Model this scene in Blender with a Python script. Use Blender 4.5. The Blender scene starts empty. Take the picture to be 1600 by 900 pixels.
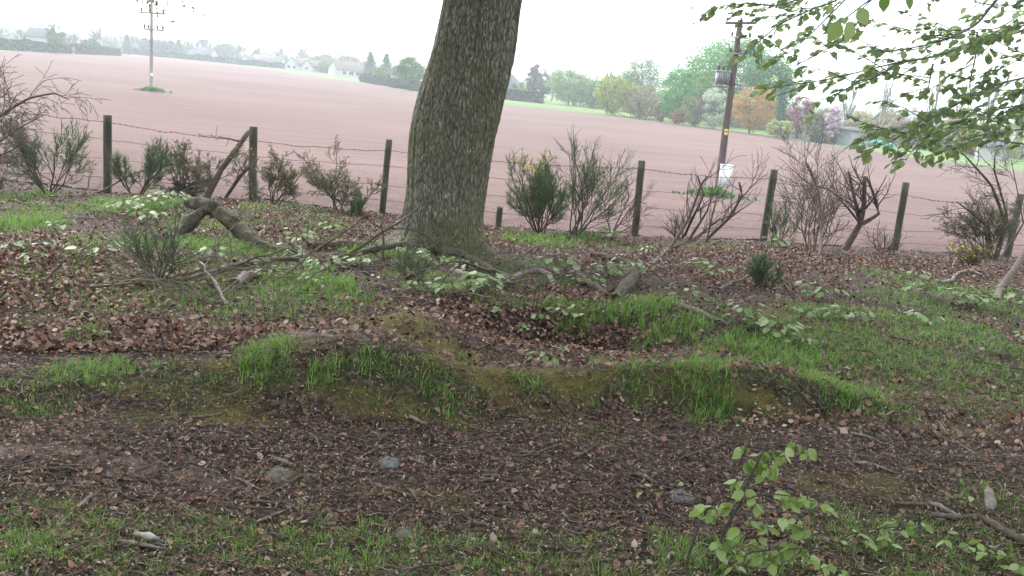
import bpy, math, random
import numpy as np
from mathutils import Vector, Matrix, noise as mnoise

rad = math.radians
SC = bpy.context.scene
COL = SC.collection
R = np.random.default_rng(11)
random.seed(5)

# ------------------------------------------------------------------ camera geometry
FPX, TH, RO = 1450.0, rad(12.7), rad(5.5)
EYE = np.array([0.0, 0.0, 1.65])
Fv = np.array([0, math.cos(TH), -math.sin(TH)])
Uv = np.array([0, math.sin(TH), math.cos(TH)])
Xv = np.array([1.0, 0, 0])
CR = math.cos(RO) * Xv + math.sin(RO) * Uv
CU = -math.sin(RO) * Xv + math.cos(RO) * Uv

def ray(px, py):
    d = Fv + CR * ((px - 800) / FPX) + CU * ((450 - py) / FPX)
    return d
def plane(px, py, z):
    d = ray(px, py); t = (z - EYE[2]) / d[2]
    return EYE + d * t
def at(px, py, Y):
    d = ray(px, py); return EYE + d * (Y / d[1])

# ------------------------------------------------------------------ numpy noise
_perm = np.random.default_rng(3).random((256, 256))
def vnoise(x, y):
    xi = np.floor(x).astype(int); yi = np.floor(y).astype(int)
    fx = x - xi; fy = y - yi
    fx = fx * fx * (3 - 2 * fx); fy = fy * fy * (3 - 2 * fy)
    a = _perm[xi & 255, yi & 255]; b = _perm[(xi + 1) & 255, yi & 255]
    c = _perm[xi & 255, (yi + 1) & 255]; d = _perm[(xi + 1) & 255, (yi + 1) & 255]
    return (a * (1 - fx) + b * fx) * (1 - fy) + (c * (1 - fx) + d * fx) * fy
def fbm(x, y, o=4):
    s = 0; a = .5; n = 0
    for i in range(o):
        s = s + a * vnoise(x + 17.3 * i, y - 9.1 * i); n += a; a *= .5; x = x * 2.03; y = y * 2.03
    return s / n
def sst(t):
    t = np.clip(t, 0, 1); return t * t * (3 - 2 * t)

# ------------------------------------------------------------------ terrain height
_by = [-60, 0, 4.2, 7, 11, 15, 17, 22, 48, 93, 215, 470, 640, 900, 1250]
_bz = [0, 0, 0, -.08, -.40, -.72, -.92, -1.35, -3.35, -3.35, -3.55, -3.9, -3.9, 4, 10]
crest_px = [(-300, 632, .03), (-100, 612, .06), (180, 580, .09), (330, 562, .14), (450, 543, .23), (560, 529, .29), (640, 546, .26),
            (720, 572, .18), (800, 580, .17), (940, 576, .17), (1080, 568, .22), (1180, 568, .21), (1280, 595, .12), (1400, 632, .02)]
base_px = [(-300, 650), (-100, 645), (180, 648), (450, 664), (700, 667), (900, 657), (1100, 652), (1300, 647), (1400, 642)]
_cr = np.array([list(plane(a, b, h)) for a, b, h in crest_px]); _ch = np.array([h for *_, h in crest_px])
_bs = np.array([list(plane(a, b, 0)) for a, b in base_px])
_holl = plane(885, 528, -.22); _hum = plane(640, 502, .05); _lip = plane(1010, 492, -.05)
def G(x, y, fine=True):
    x = np.asarray(x, float); y = np.asarray(y, float)
    z = 0
    for k in (-.12, -.06, 0, .06, .12):
        z = z + np.interp(y * (1 + k), _by, _bz) / 5
    yc = np.interp(x, _cr[:, 0], _cr[:, 1]); h = np.interp(x, _cr[:, 0], _ch, left=.02, right=0)
    yf = np.interp(x, _bs[:, 0], _bs[:, 1]); yf = np.minimum(yf, yc - .12)
    bl = np.interp(x, [-2.5, -1.0, -.3, 1.2, 2.5], [1.8, 1.6, .55, .5, .9])
    z = z + h * np.where(y < yc, sst((y - yf) / (yc - yf)), 1 - sst((y - yc) / bl))
    z = z - .42 * np.exp(-((x - _holl[0]) / .78) ** 2 - ((y - _holl[1]) / .55) ** 2)
    z = z + .14 * np.exp(-((x - _hum[0]) / .38) ** 2 - ((y - _hum[1]) / .45) ** 2)
    z = z + .10 * np.exp(-((x - _lip[0]) / .8) ** 2 - ((y - _lip[1]) / .5) ** 2)
    near = np.exp(-np.clip(y - 14, 0, None) / 8)
    z = z + near * (.16 * (fbm(x * .55 + 5, y * .55, 2) - .5) * sst((y - 5.5) / 3) + .06 * (fbm(x * 1.7, y * 1.7 + 7, 3) - .5))
    z = z + np.interp(x, _FX, _FD) * sst((y - 7.5) / 6.5) * (1 - sst((y - 21) / 26))
    return z
_FX, _FD = np.array([0., 1.]), np.array([0., 0.])
FENCE_PX = [(168, 303, 180, 168, 14.3), (395, 314, 198, 396, 14.6), (596, 335, 218, 608, 14.9), (778, 358, 326, 781, 15.1), (992, 371, 251, 1003, 15.4), (1192, 377, 265, 1210, 15.7), (1398, 391, 285, 1416, 16.0), (1573, 402, 303, 1595, 16.3)]
FB = np.array([at(a, b, e) for a, b, c, d, e in FENCE_PX])
_FD = FB[:, 2] - G(FB[:, 0], FB[:, 1]); _FX = FB[:, 0]
fit = np.polyfit(FB[:, 0], FB[:, 1], 1)
def fence_y(x): return np.polyval(fit, x)
_ts = np.concatenate([np.geomspace(1.2, 60, 2500), np.geomspace(60.1, 1100, 1500)])
def ground(px, py):
    d = ray(px, py); P = EYE[None] + d[None] * _ts[:, None]
    below = P[:, 2] < G(P[:, 0], P[:, 1])
    i = int(np.argmax(below)) if below.any() else len(_ts) - 1
    return P[i].copy()
def onground(x, y): return np.array([x, y, float(G(x, y))])

# ------------------------------------------------------------------ object helpers
ROOT = {}
def props(o, label=None, cat=None, group=None, kind=None):
    if label: o['label'] = label
    if cat: o['category'] = cat
    if group: o['group'] = group
    if kind: o['kind'] = kind
    return o
def thing(name, label, cat, loc, group=None):
    o = bpy.data.objects.new(name, None); COL.objects.link(o)
    o.empty_display_size = .1
    o.location = tuple(float(v) for v in loc)
    ROOT[o] = np.array(loc, float)
    return props(o, label, cat, group)
def mk(name, V, F, mats, parent=None, smooth=False, origin=None):
    """ONE mesh object from vertex array and faces (array of quads/tris or list of arrays)."""
    V = np.asarray(V, float).reshape(-1, 3)
    if parent is not None:
        r = parent
        while r.parent: r = r.parent
        V = V - ROOT[r]
    elif origin is not None:
        V = V - np.asarray(origin)
    Fs = F if isinstance(F, list) else [F]
    Fs = [np.asarray(f, np.int32) for f in Fs if len(f)]
    me = bpy.data.meshes.new(name)
    nl = sum(f.size for f in Fs); nf = sum(len(f) for f in Fs)
    me.vertices.add(len(V)); me.vertices.foreach_set('co', V.astype(np.float32).ravel())
    me.loops.add(nl); me.polygons.add(nf)
    li = np.concatenate([f.ravel() for f in Fs]); tot = np.concatenate([np.full(len(f), f.shape[1]) for f in Fs])
    st = np.concatenate([[0], np.cumsum(tot)[:-1]])
    me.loops.foreach_set('vertex_index', li.astype(np.int32))
    me.polygons.foreach_set('loop_start', st.astype(np.int32)); me.polygons.foreach_set('loop_total', tot.astype(np.int32))
    if smooth: me.polygons.foreach_set('use_smooth', np.ones(nf, bool))
    me.update(calc_edges=True); me.validate()
    for m in (mats if isinstance(mats, (list, tuple)) else [mats]): me.materials.append(m)
    o = bpy.data.objects.new(name, me); COL.objects.link(o)
    if parent is not None: o.parent = parent
    elif origin is not None: o.location = tuple(float(v) for v in origin)
    return o
class MB:
    def __init__(s): s.V = []; s.Q = []; s.T = []; s.n = 0
    def add(s, V, Q=None, T=None):
        V = np.asarray(V, float).reshape(-1, 3)
        if Q is not None and len(Q): s.Q.append(np.asarray(Q) + s.n)
        if T is not None and len(T): s.T.append(np.asarray(T) + s.n)
        s.V.append(V); s.n += len(V); return s
    def box(s, c, size, rz=0.0, ax=None):
        hx, hy, hz = [v / 2 for v in size]
        v = np.array([[sx * hx, sy * hy, sz * hz] for sz in (-1, 1) for sx, sy in ((-1, -1), (1, -1), (1, 1), (-1, 1))])
        if ax is not None: v = v @ np.asarray(ax)
        elif rz:
            c_, s_ = math.cos(rz), math.sin(rz)
            v = np.c_[v[:, 0] * c_ - v[:, 1] * s_, v[:, 0] * s_ + v[:, 1] * c_, v[:, 2]]
        return s.add(v + np.asarray(c), [[3, 2, 1, 0], [4, 5, 6, 7], [0, 1, 5, 4], [1, 2, 6, 5], [2, 3, 7, 6], [3, 0, 4, 7]])
    def tubes(s, polys, sides=5, cap=True):
        by = {}
        for p, r in polys: by.setdefault(len(p), []).append((p, r))
        for k, lst in by.items():
            P = np.array([p for p, _ in lst], float).reshape(len(lst), k, 3); Rr = np.array([r for _, r in lst], float)
            Tg = np.gradient(P, axis=1); Tg /= np.linalg.norm(Tg, axis=2, keepdims=True) + 1e-9
            ref = np.where(np.abs(Tg[:, :1, 2:3]) > .9, np.array([1.0, 0, 0]), np.array([0, 0, 1.0]))
            A = np.cross(Tg, np.broadcast_to(ref, Tg.shape)); A /= np.linalg.norm(A, axis=2, keepdims=True) + 1e-9
            B = np.cross(Tg, A)
            a = np.arange(sides) * 2 * np.pi / sides
            V = P[:, :, None] + Rr[:, :, None, None] * (A[:, :, None] * np.cos(a)[:, None] + B[:, :, None] * np.sin(a)[:, None])
            n = len(lst)
            i = np.arange(n)[:, None, None] * k * sides; j = np.arange(k - 1)[None, :, None] * sides; q = np.arange(sides)[None, None]
            q2 = (q + 1) % sides
            Q = np.stack(np.broadcast_arrays(i + j + q, i + j + q2, i + j + sides + q2, i + j + sides + q), -1).reshape(-1, 4)
            T = None
            if cap and sides > 2:
                t = []
                for e in (0, (k - 1) * sides):
                    for m in range(1, sides - 1):
                        t.append(np.c_[i.ravel() + e, i.ravel() + e + m, i.ravel() + e + m + 1])
                T = np.concatenate(t)
            s.add(V, Q, T)
        return s
    def cyl(s, p0, p1, r0, r1=None, sides=12):
        r1 = r0 if r1 is None else r1
        return s.tubes([([p0, p1], [r0, r1])], sides)
    def lathe(s, c, prof, sides=12, sx=1, sy=1):
        a = np.arange(sides) * 2 * np.pi / sides
        V = np.array([[r * sx * np.cos(t), r * sy * np.sin(t), z] for r, z in prof for t in a]) + np.asarray(c)
        Q = [[i * sides + q, i * sides + (q + 1) % sides, (i + 1) * sides + (q + 1) % sides, (i + 1) * sides + q] for i in range(len(prof) - 1) for q in range(sides)]
        return s.add(V, Q)
    def build(s, name, mat, parent=None, smooth=False, origin=None):
        F = []
        if s.Q: F.append(np.concatenate(s.Q))
        if s.T: F.append(np.concatenate(s.T))
        return mk(name, np.concatenate(s.V), F, mat, parent, smooth, origin)

def frames(n, rng, up=0.0):
    """n random orthonormal frames (length axis, width axis, normal) with the normal biased upward."""
    N = rng.normal(size=(n, 3)); N[:, 2] = np.abs(N[:, 2]) + up; N /= np.linalg.norm(N, axis=1, keepdims=True)
    a = rng.normal(size=(n, 3)); L = a - N * (a * N).sum(1, keepdims=True); L /= np.linalg.norm(L, axis=1, keepdims=True) + 1e-9
    return L, np.cross(N, L), N
OV = np.array([[0, 0, 0], [.28, .27, .05], [.66, .24, .06], [1, 0, -.06], [.66, -.24, .06], [.28, -.27, .05]])
OVQ = np.array([[0, 1, 2, 3], [0, 3, 4, 5]])
RH = np.array([[0, 0, 0], [.5, .32, .06], [1, 0, 0], [.45, -.32, .05]]); RHQ = np.array([[0, 1, 2, 3]])
SPK = np.array([[0, .5, 0], [0, -.5, 0], [1, -.06, 0], [1, .06, 0]]); SPKQ = np.array([[0, 1, 2, 3]])
def cards(mb, P, size, rng, up=.0, tpl=OV, tq=OVQ, frame=None, width=1.0, cup=1.0):
    n = len(P)
    if n == 0: return mb
    L, W, N = frame if frame is not None else frames(n, rng, up)
    s = np.broadcast_to(np.asarray(size, float), (n,))[:, None, None]
    cu = np.broadcast_to(np.asarray(cup, float), (n,))[:, None, None]
    V = np.asarray(P)[:, None] + s * (L[:, None] * tpl[None, :, :1] + W[:, None] * tpl[None, :, 1:2] * width + N[:, None] * tpl[None, :, 2:3] * cu)
    Q = (np.arange(n)[:, None, None] * len(tpl) + tq[None]).reshape(-1, 4)
    return mb.add(V, Q)

def grow(p, d, L, r, depth, c, out, tips, rng=random):
    """recursive branching; polylines go to out, ends to tips. c = dict of settings"""
    k = c.get('seg', 4); pts = [tuple(p)]; rr = [r]; dirs = []
    p = Vector(p); d = Vector(d).normalized(); up = c.get('up', .1); w = c.get('wob', .15); tp = c.get('taper', .55)
    rmin = c.get('rmin', .002)
    for i in range(k):
        d = (d + Vector((rng.gauss(0, w), rng.gauss(0, w), rng.gauss(0, w) + up))).normalized()
        p = p + d * (L / k); pts.append(tuple(p)); rr.append(max(rmin, r * (1 - (1 - tp) * (i + 1) / k))); dirs.append(d.copy())
    out.append((pts, rr, depth))
    if depth == 0:
        tips.append((tuple(p), tuple(d))); return
    nb = c['nb'][-depth] if isinstance(c['nb'], (list, tuple)) else c['nb']
    t0 = c.get('t0', .35)
    for b in range(nb):
        t = t0 + (1 - t0) * (b + rng.random()) / nb
        i = min(k - 1, int(t * k)); f = t * k - i
        q = Vector(pts[i]).lerp(Vector(pts[i + 1]), f); dd = dirs[i]
        perp = dd.cross(Vector((rng.gauss(0, 1), rng.gauss(0, 1), rng.gauss(0, 1)))).normalized()
        an = rad(rng.gauss(c.get('ang', 42), 10))
        nd = dd * math.cos(an) + perp * math.sin(an)
        grow(q, nd, L * c.get('lr', .62) * rng.uniform(.75, 1.2), max(rmin, rr[i] * c.get('rr', .6)), depth - 1, c, out, tips, rng)
    if c.get('lead', True):
        grow(p, d, L * c.get('lr', .62), rr[-1], depth - 1, c, out, tips, rng)
def polys(out, dmin=0, dmax=99): return [(p, r) for p, r, d in out if dmin <= d <= dmax]

# ------------------------------------------------------------------ materials
def M(name):
    m = bpy.data.materials.new(name); m.use_nodes = True
    nt = m.node_tree; b = nt.nodes['Principled BSDF']
    return m, nt, b
def N(nt, t, **kw):
    n = nt.nodes.new(t)
    for k, v in kw.items():
        if k in n.inputs: n.inputs[k].default_value = v
        else: setattr(n, k, v)
    return n
def ramp(nt, stops, fac=None, interp='LINEAR'):
    n = nt.nodes.new('ShaderNodeValToRGB'); e = n.color_ramp.elements; n.color_ramp.interpolation = interp
    while len(e) < len(stops): e.new(.5)
    for el, (p, c) in zip(e, stops):
        el.position = p; el.color = (*c, 1) if len(c) == 3 else c
    if fac is not None: nt.links.new(fac, n.inputs['Fac'])
    return n
def mixc(nt, fac, a, b, mode='MIX'):
    n = nt.nodes.new('ShaderNodeMix'); n.data_type = 'RGBA'; n.blend_type = mode
    for s, v in ((0, fac), (6, a), (7, b)):
        if isinstance(v, (int, float)): n.inputs[s].default_value = v
        elif isinstance(v, tuple): n.inputs[s].default_value = (*v, 1)
        else: nt.links.new(v, n.inputs[s])
    return n.outputs[2]
def leafmat(name, cols, trans=.35, rough=.55, interp='LINEAR', noise=0, spec=.3):
    m, nt, b = M(name)
    g = N(nt, 'ShaderNodeNewGeometry')
    st = [(i / max(1, len(cols) - 1), c) for i, c in enumerate(cols)]
    rp = ramp(nt, st, g.outputs['Random Per Island'], interp)
    nt.links.new(rp.outputs[0], b.inputs['Base Color'])
    b.inputs['Roughness'].default_value = rough
    b.inputs['Specular IOR Level'].default_value = spec
    if trans:
        tr = N(nt, 'ShaderNodeBsdfTranslucent'); nt.links.new(rp.outputs[0], tr.inputs['Color'])
        mx = N(nt, 'ShaderNodeMixShader'); mx.inputs[0].default_value = trans
        nt.links.new(b.outputs[0], mx.inputs[1]); nt.links.new(tr.outputs[0], mx.inputs[2])
        nt.links.new(mx.outputs[0], nt.nodes['Material Output'].inputs['Surface'])
    return m
def noisemat(name, cols, scale=8, detail=6, bump=.3, rough=.85, stretch=(1, 1, 1), dist=.02):
    m, nt, b = M(name)
    tc = N(nt, 'ShaderNodeTexCoord'); mp = N(nt, 'ShaderNodeMapping'); mp.inputs['Scale'].default_value = stretch
    nt.links.new(tc.outputs['Object'], mp.inputs[0])
    nz = N(nt, 'ShaderNodeTexNoise', Scale=scale, Detail=detail, Roughness=.65); nt.links.new(mp.outputs[0], nz.inputs['Vector'])
    lo, hi = .28, .72
    rp = ramp(nt, [(lo + (hi - lo) * i / max(1, len(cols) - 1), c) for i, c in enumerate(cols)], nz.outputs[0])
    nt.links.new(rp.outputs[0], b.inputs['Base Color']); b.inputs['Roughness'].default_value = rough
    if bump:
        bp = N(nt, 'ShaderNodeBump', Strength=bump, Distance=dist); nt.links.new(nz.outputs[0], bp.inputs['Height']); nt.links.new(bp.outputs[0], b.inputs['Normal'])
    return m
def flat(name, c, rough=.6, metal=0):
    m, nt, b = M(name)
    tc = N(nt, 'ShaderNodeTexCoord'); nz = N(nt, 'ShaderNodeTexNoise', Scale=14.0, Detail=4.0); nt.links.new(tc.outputs['Object'], nz.inputs['Vector'])
    rp = ramp(nt, [(.3, tuple(v * .82 for v in c)), (.7, tuple(min(1, v * 1.08) for v in c))], nz.outputs[0])
    nt.links.new(rp.outputs[0], b.inputs['Base Color'])
    b.inputs['Roughness'].default_value = rough; b.inputs['Metallic'].default_value = metal
    return m
# ================================================================== camera, world, light
cd = bpy.data.cameras.new('camera'); cam = bpy.data.objects.new('camera', cd); COL.objects.link(cam)
cd.sensor_width = 36; cd.lens = 36 * FPX / 1600; cd.clip_start = .05; cd.clip_end = 5000
Bk = -Fv
cam.matrix_world = Matrix(((CR[0], CU[0], Bk[0], EYE[0]), (CR[1], CU[1], Bk[1], EYE[1]), (CR[2], CU[2], Bk[2], EYE[2]), (0, 0, 0, 1)))
SC.camera = cam

SUN_EL, SUN_AZ = 46, 328          # azimuth clockwise from +Y: over the field, ahead and to the left, behind thin cloud
w = bpy.data.worlds.new('World'); SC.world = w; w.use_nodes = True
nt = w.node_tree; bg = nt.nodes['Background']
sky = nt.nodes.new('ShaderNodeTexSky'); sky.sky_type = 'NISHITA'; sky.sun_disc = False
sky.sun_elevation = rad(SUN_EL); sky.sun_rotation = rad(SUN_AZ); sky.air_density = 1.0; sky.dust_density = 4.0; sky.ozone_density = 1.0
hs = nt.nodes.new('ShaderNodeHueSaturation'); hs.inputs['Saturation'].default_value = .22; hs.inputs['Value'].default_value = 1.7
nt.links.new(sky.outputs[0], hs.inputs['Color'])
# thin even cloud sheet: slow noise lightens the overcast
tcw = nt.nodes.new('ShaderNodeTexCoord'); nzw = nt.nodes.new('ShaderNodeTexNoise'); nzw.inputs['Scale'].default_value = 2.2; nzw.inputs['Detail'].default_value = 5
nt.links.new(tcw.outputs['Generated'], nzw.inputs['Vector'])
rpw = ramp(nt, [(.3, (.92, .96, 1.0)), (.7, (1.08, 1.07, 1.05))], nzw.outputs[0])
ovc = mixc(nt, .65, hs.outputs[0], (7.6, 7.9, 8.1))   # overcast: most of the dome is even cloud
nt.links.new(mixc(nt, 1.0, ovc, rpw.outputs[0], 'MULTIPLY'), bg.inputs['Color'])
bg.inputs['Strength'].default_value = .15
sl = bpy.data.lights.new('sun', 'SUN'); so = bpy.data.objects.new('sun', sl); COL.objects.link(so)
sl.energy = 1.5; sl.angle = rad(14); sl.color = (1.0, .96, .9)
sd = Vector((math.sin(rad(SUN_AZ)) * math.cos(rad(SUN_EL)), math.cos(rad(SUN_AZ)) * math.cos(rad(SUN_EL)), math.sin(rad(SUN_EL))))
so.rotation_euler = sd.to_track_quat('Z', 'Y').to_euler(); so.location = (0, 0, 30)
vs = SC.view_settings; vs.view_transform = 'Standard'; vs.look = 'None'; vs.gamma = 1; vs.use_curve_mapping = False; vs.exposure = 1.2
SC.cycles.max_bounces = 6; SC.cycles.diffuse_bounces = 3; SC.cycles.glossy_bounces = 2; SC.cycles.transmission_bounces = 4
SC.cycles.transparent_max_bounces = 6; SC.cycles.volume_bounces = 2; SC.cycles.caustics_reflective = False; SC.cycles.caustics_refractive = False

# ================================================================== cover map of the wood floor (world patches)
# (px, py, rx, ry, strength, blade height m)
GRASS = [
 (130, 582, 60, 16, .9, .09), (70, 600, 60, 20, .5, .07), (180, 577, 50, 16, .9, .09), (250, 575, 40, 12, .7, .08), (330, 590, 70, 22, .55, .07), (410, 555, 55, 22, 1, .10),
 (398, 605, 28, 12, .9, .09), (500, 592, 40, 26, 1, .13), (445, 580, 50, 25, .7, .09), (565, 572, 80, 26, .9, .09), (640, 588, 90, 40, .75, .09), (600, 620, 90, 25, .45, .07), (20, 640, 60, 14, .7, .08),
 (735, 612, 45, 22, .5, .07), (830, 600, 42, 18, .9, .09), (720, 640, 25, 10, .5, .06), (1000, 576, 40, 18, .9, .09), (940, 572, 22, 12, .9, .09), (920, 625, 30, 14, .5, .07),
 (1010, 610, 40, 20, .4, .07), (1100, 588, 48, 22, 1, .12), (1215, 597, 100, 16, .6, .06), (1000, 615, 130, 18, .45, .05), (1060, 580, 40, 18, .8, .10), (1190, 573, 70, 17, 1, .10), (1290, 598, 85, 14, .95, .09), (1350, 626, 45, 12, .7, .08), (1160, 625, 60, 22, .35, .07), (730, 562, 30, 8, .8, .07),
 (960, 492, 95, 18, 1, .15), (1060, 515, 70, 24, 1, .15), (880, 478, 100, 10, .9, .12), (1150, 540, 70, 22, .9, .13), (1230, 552, 100, 30, .85, .12), (770, 470, 70, 10, .6, .10), (1010, 480, 60, 14, .9, .15),
 (1350, 540, 130, 40, .65, .10), (1480, 520, 120, 40, .6, .11), (1550, 585, 80, 50, .45, .09), (1430, 560, 120, 40, .6, .10), (1310, 490, 100, 20, .5, .10), (1560, 480, 60, 20, .6, .12), (1400, 600, 100, 30, .4, .08), (1420, 470, 80, 16, .6, .1), (1250, 480, 60, 14, .5, .09),
 (25, 355, 55, 20, .8, .22), (100, 325, 70, 16, .42, .13), (20, 310, 40, 20, .6, .15), (210, 318, 50, 16, .8, .16), (350, 385, 110, 18, .85, .13), (200, 385, 120, 20, .5, .12), (480, 443, 90, 18, .9, .13), (520, 460, 60, 10, .7, .1), (590, 395, 60, 14, .9, .15),
 (265, 320, 25, 14, .9, .16), (490, 350, 60, 14, .5, .10), (510, 375, 40, 10, .6, .10), (640, 430, 50, 14, .6, .12), (130, 430, 150, 30, .4, .10), (230, 470, 120, 22, .45, .10), (350, 465, 80, 22, .55, .12), (120, 525, 28, 16, .8, .11), (152, 535, 22, 14, .8, .11), (330, 512, 30, 14, .5, .09), (20, 500, 60, 16, .3, .08), (70, 480, 60, 18, .4, .08),
 (790, 355, 35, 10, 1, .16), (850, 375, 90, 14, .8, .14), (820, 410, 60, 16, .4, .10), (950, 385, 70, 14, .45, .12), (790, 425, 40, 12, .6, .1), (860, 440, 60, 12, .7, .1), (1080, 470, 60, 10, .5, .1),
 (400, 322, 22, 10, .7, .12), (550, 310, 25, 12, .8, .14),
 (70, 868, 90, 34, .75, .08), (15, 850, 60, 30, .7, .08), (150, 830, 60, 26, .6, .07), (260, 885, 90, 22, .5, .07), (480, 855, 60, 30, .5, .07), (600, 815, 45, 14, .75, .06), (540, 868, 110, 26, .6, .07),
 (700, 850, 70, 30, .5, .06), (800, 875, 90, 26, .45, .06), (400, 880, 60, 20, .5, .06), (920, 800, 60, 16, .2, .05), (1050, 860, 60, 40, .8, .08), (1180, 870, 100, 36, .75, .08), (1310, 850, 90, 40, .5, .07), (1450, 830, 90, 40, .5, .06),
 (1550, 790, 90, 40, .5, .07), (1560, 870, 80, 30, .5, .08), (30, 780, 50, 10, .5, .05), (1350, 780, 90, 14, .3, .05), (1150, 770, 60, 12, .25, .05), (700, 790, 60, 10, .2, .05), (200, 785, 60, 8, .25, .05), (210, 650, 26, 8, .4, .05), (1500, 640, 90, 16, .3, .06),
 (250, 430, 250, 55, .42, .12), (90, 465, 130, 40, .35, .1), (400, 468, 200, 34, .5, .12), (330, 350, 90, 20, .5, .14), (700, 440, 120, 22, .5, .12), (1300, 575, 200, 60, .5, .09), (300, 845, 330, 50, .6, .065), (620, 866, 330, 48, .62, .07),
 (920, 856, 220, 44, .55, .06), (1420, 850, 230, 60, .6, .07), (620, 612, 330, 46, .42, .06), (1130, 612, 220, 34, .28, .06), (250, 608, 220, 30, .42, .07), (1100, 385, 60, 10, .4, .1), (1480, 450, 150, 20, .5, .11), (250, 905, 420, 34, .55, .06), (700, 908, 300, 34, .5, .06), (1050, 908, 260, 34, .6, .07), (1420, 908, 280, 34, .55, .07), (480, 330, 80, 20, .4, .1),
]
MOSS = [(600, 500, 70, 18, .9), (660, 548, 70, 22, 1), (735, 571, 100, 15, 1), (860, 577, 110, 13, 1), (440, 538, 60, 10, .8), (620, 640, 120, 22, .6), (440, 745, 55, 14, .9), (1150, 612, 110, 22, .8), (1110, 548, 60, 8, .7),
        (200, 652, 60, 10, .5), (370, 655, 60, 12, .9), (120, 790, 80, 12, .5), (560, 388, 80, 8, .8), (1200, 490, 80, 14, .7), (980, 462, 80, 10, .6), (690, 790, 80, 14, .3), (1500, 625, 120, 20, .5), (260, 610, 120, 20, .4), (820, 640, 90, 14, .4),
        (1350, 760, 140, 18, .5), (620, 770, 90, 12, .4), (1450, 665, 90, 14, .4), (650, 520, 40, 30, .7), (330, 570, 60, 8, .7), (1000, 590, 120, 18, .5)]
DIRT = [(490, 521, 150, 22, 1), (400, 545, 60, 10, .7), (40, 705, 90, 16, .7), (200, 730, 110, 16, .4), (1070, 552, 70, 7, .7)]
BIGL = [(880, 525, 190, 48, 1), (150, 540, 260, 60, 1), (600, 350, 200, 60, 1), (450, 350, 200, 50, 1), (1100, 420, 200, 40, 1), (1400, 420, 260, 60, 1.2), (80, 430, 200, 80, .7), (750, 500, 100, 30, .8), (1250, 400, 200, 50, 1.1), (300, 320, 60, 20, .8), (700, 360, 400, 80, .8)]
def conv(lst):
    res = []
    for t in lst:
        px, py, rx, ry = t[:4]
        c = ground(px, py); dist = np.linalg.norm(c - EYE)
        a, b = ground(px, py - ry), ground(px, py + ry)
        ay = min(max(abs(a[1] - b[1]) / 2, .03), 1.6, ry * dist / FPX * 1.15 * dist / (1.65 - c[2]))
        res.append((c[0], c[1], rx * dist / FPX, ay) + tuple(t[4:]))
    return res
GRASSW, MOSSW, DIRTW, BIGW = conv(GRASS), conv(MOSS), conv(DIRT), conv(BIGL)
def pmask(x, y, lst, ns=3.0, amp=.9):
    n = (fbm(x * ns + 3, y * ns + 11, 2) - .5) * 1.4 * amp + (fbm(x * 13 + 31, y * 13 + 5, 2) - .5) * 1.6 * amp
    m = np.zeros_like(x); h = np.zeros_like(x)
    for t in lst:
        cx, cy, ax, ay, s = t[:5]
        d = np.sqrt(((x - cx) / ax) ** 2 + ((y - cy) / ay) ** 2)
        v = s * sst((1.25 - d + n * .75) / .8)
        if len(t) > 5: h = np.where(v > m, t[5], h)
        m = np.maximum(m, v)
    return m, h
def offpic(x, y):  # ground beyond the frame gets a loose mix of its own
    return sst((np.abs(x) / (y * .55 + .7) - 1) / .15)

# fence line in plan

# ================================================================== wood floor
ys = np.concatenate([np.arange(-8, 1.5, .3), np.arange(1.5, 4.2, .035), np.arange(4.2, 8, .03), np.arange(8, 18.6, .06)])
xs = np.concatenate([np.arange(-16, -7, .15), np.arange(-7, 7, .04), np.arange(7, 16.1, .15)])
X, Y = np.meshgrid(xs, ys); Z = G(X, Y)
Z = Z + .022 * (fbm(X * 7, Y * 7, 2) - .5) * np.exp(-np.clip(Y - 8, 0, None) / 5)
Z = Z - .08 * sst((Y - fence_y(X) - .25) / .4)
nx, ny = len(xs), len(ys)
idx = np.arange(nx * ny).reshape(ny, nx)
Q = np.stack([idx[:-1, :-1], idx[:-1, 1:], idx[1:, 1:], idx[1:, :-1]], -1).reshape(-1, 4)
def cover(x, y):
    g, gh = pmask(x, y, GRASSW, 4.0); mo, _ = pmask(x, y, MOSSW, 5.0); di, _ = pmask(x, y, DIRTW, 3.0); bl, _ = pmask(x, y, BIGW, 2.0)
    o = offpic(x, y); wild = sst((fbm(x * .9, y * .9 + 40, 3) - .48) / .1)
    g = np.maximum(g * (1 - o), o * wild * .6); gh = np.where(gh == 0, .09, gh)
    bl = np.maximum(bl * (1 - o), o * (1 - wild) * .8)
    return g, gh, mo, di, bl
cg, cgh, cm, cdi, cbl = cover(X.ravel(), Y.ravel())
m, nt, b = M('wood_floor_soil')
at_ = N(nt, 'ShaderNodeAttribute', attribute_name='cover'); sp = N(nt, 'ShaderNodeSeparateColor'); nt.links.new(at_.outputs['Color'], sp.inputs[0])
tc = N(nt, 'ShaderNodeTexCoord')
vo = N(nt, 'ShaderNodeTexVoronoi', Scale=55.0, Randomness=1.0); nt.links.new(tc.outputs['Object'], vo.inputs['Vector'])
nz = N(nt, 'ShaderNodeTexNoise', Scale=9.0, Detail=8.0, Roughness=.7); nt.links.new(tc.outputs['Object'], nz.inputs['Vector'])
nz2 = N(nt, 'ShaderNodeTexNoise', Scale=60.0, Detail=6.0, Roughness=.7); nt.links.new(tc.outputs['Object'], nz2.inputs['Vector'])
sepv = N(nt, 'ShaderNodeSeparateColor'); nt.links.new(vo.outputs['Color'], sepv.inputs[0])
bits = ramp(nt, [(0, (.008, .006, .006)), (.35, (.024, .016, .014)), (.6, (.065, .043, .036)), (.82, (.11, .07, .05)), (1, (.2, .145, .12))], sepv.outputs[0])
soil = ramp(nt, [(.3, (.008, .006, .0055)), (.55, (.024, .017, .015)), (.75, (.07, .05, .042))], nz.outputs[0])
c0 = mixc(nt, .6, soil.outputs[0], bits.outputs[0])
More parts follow.
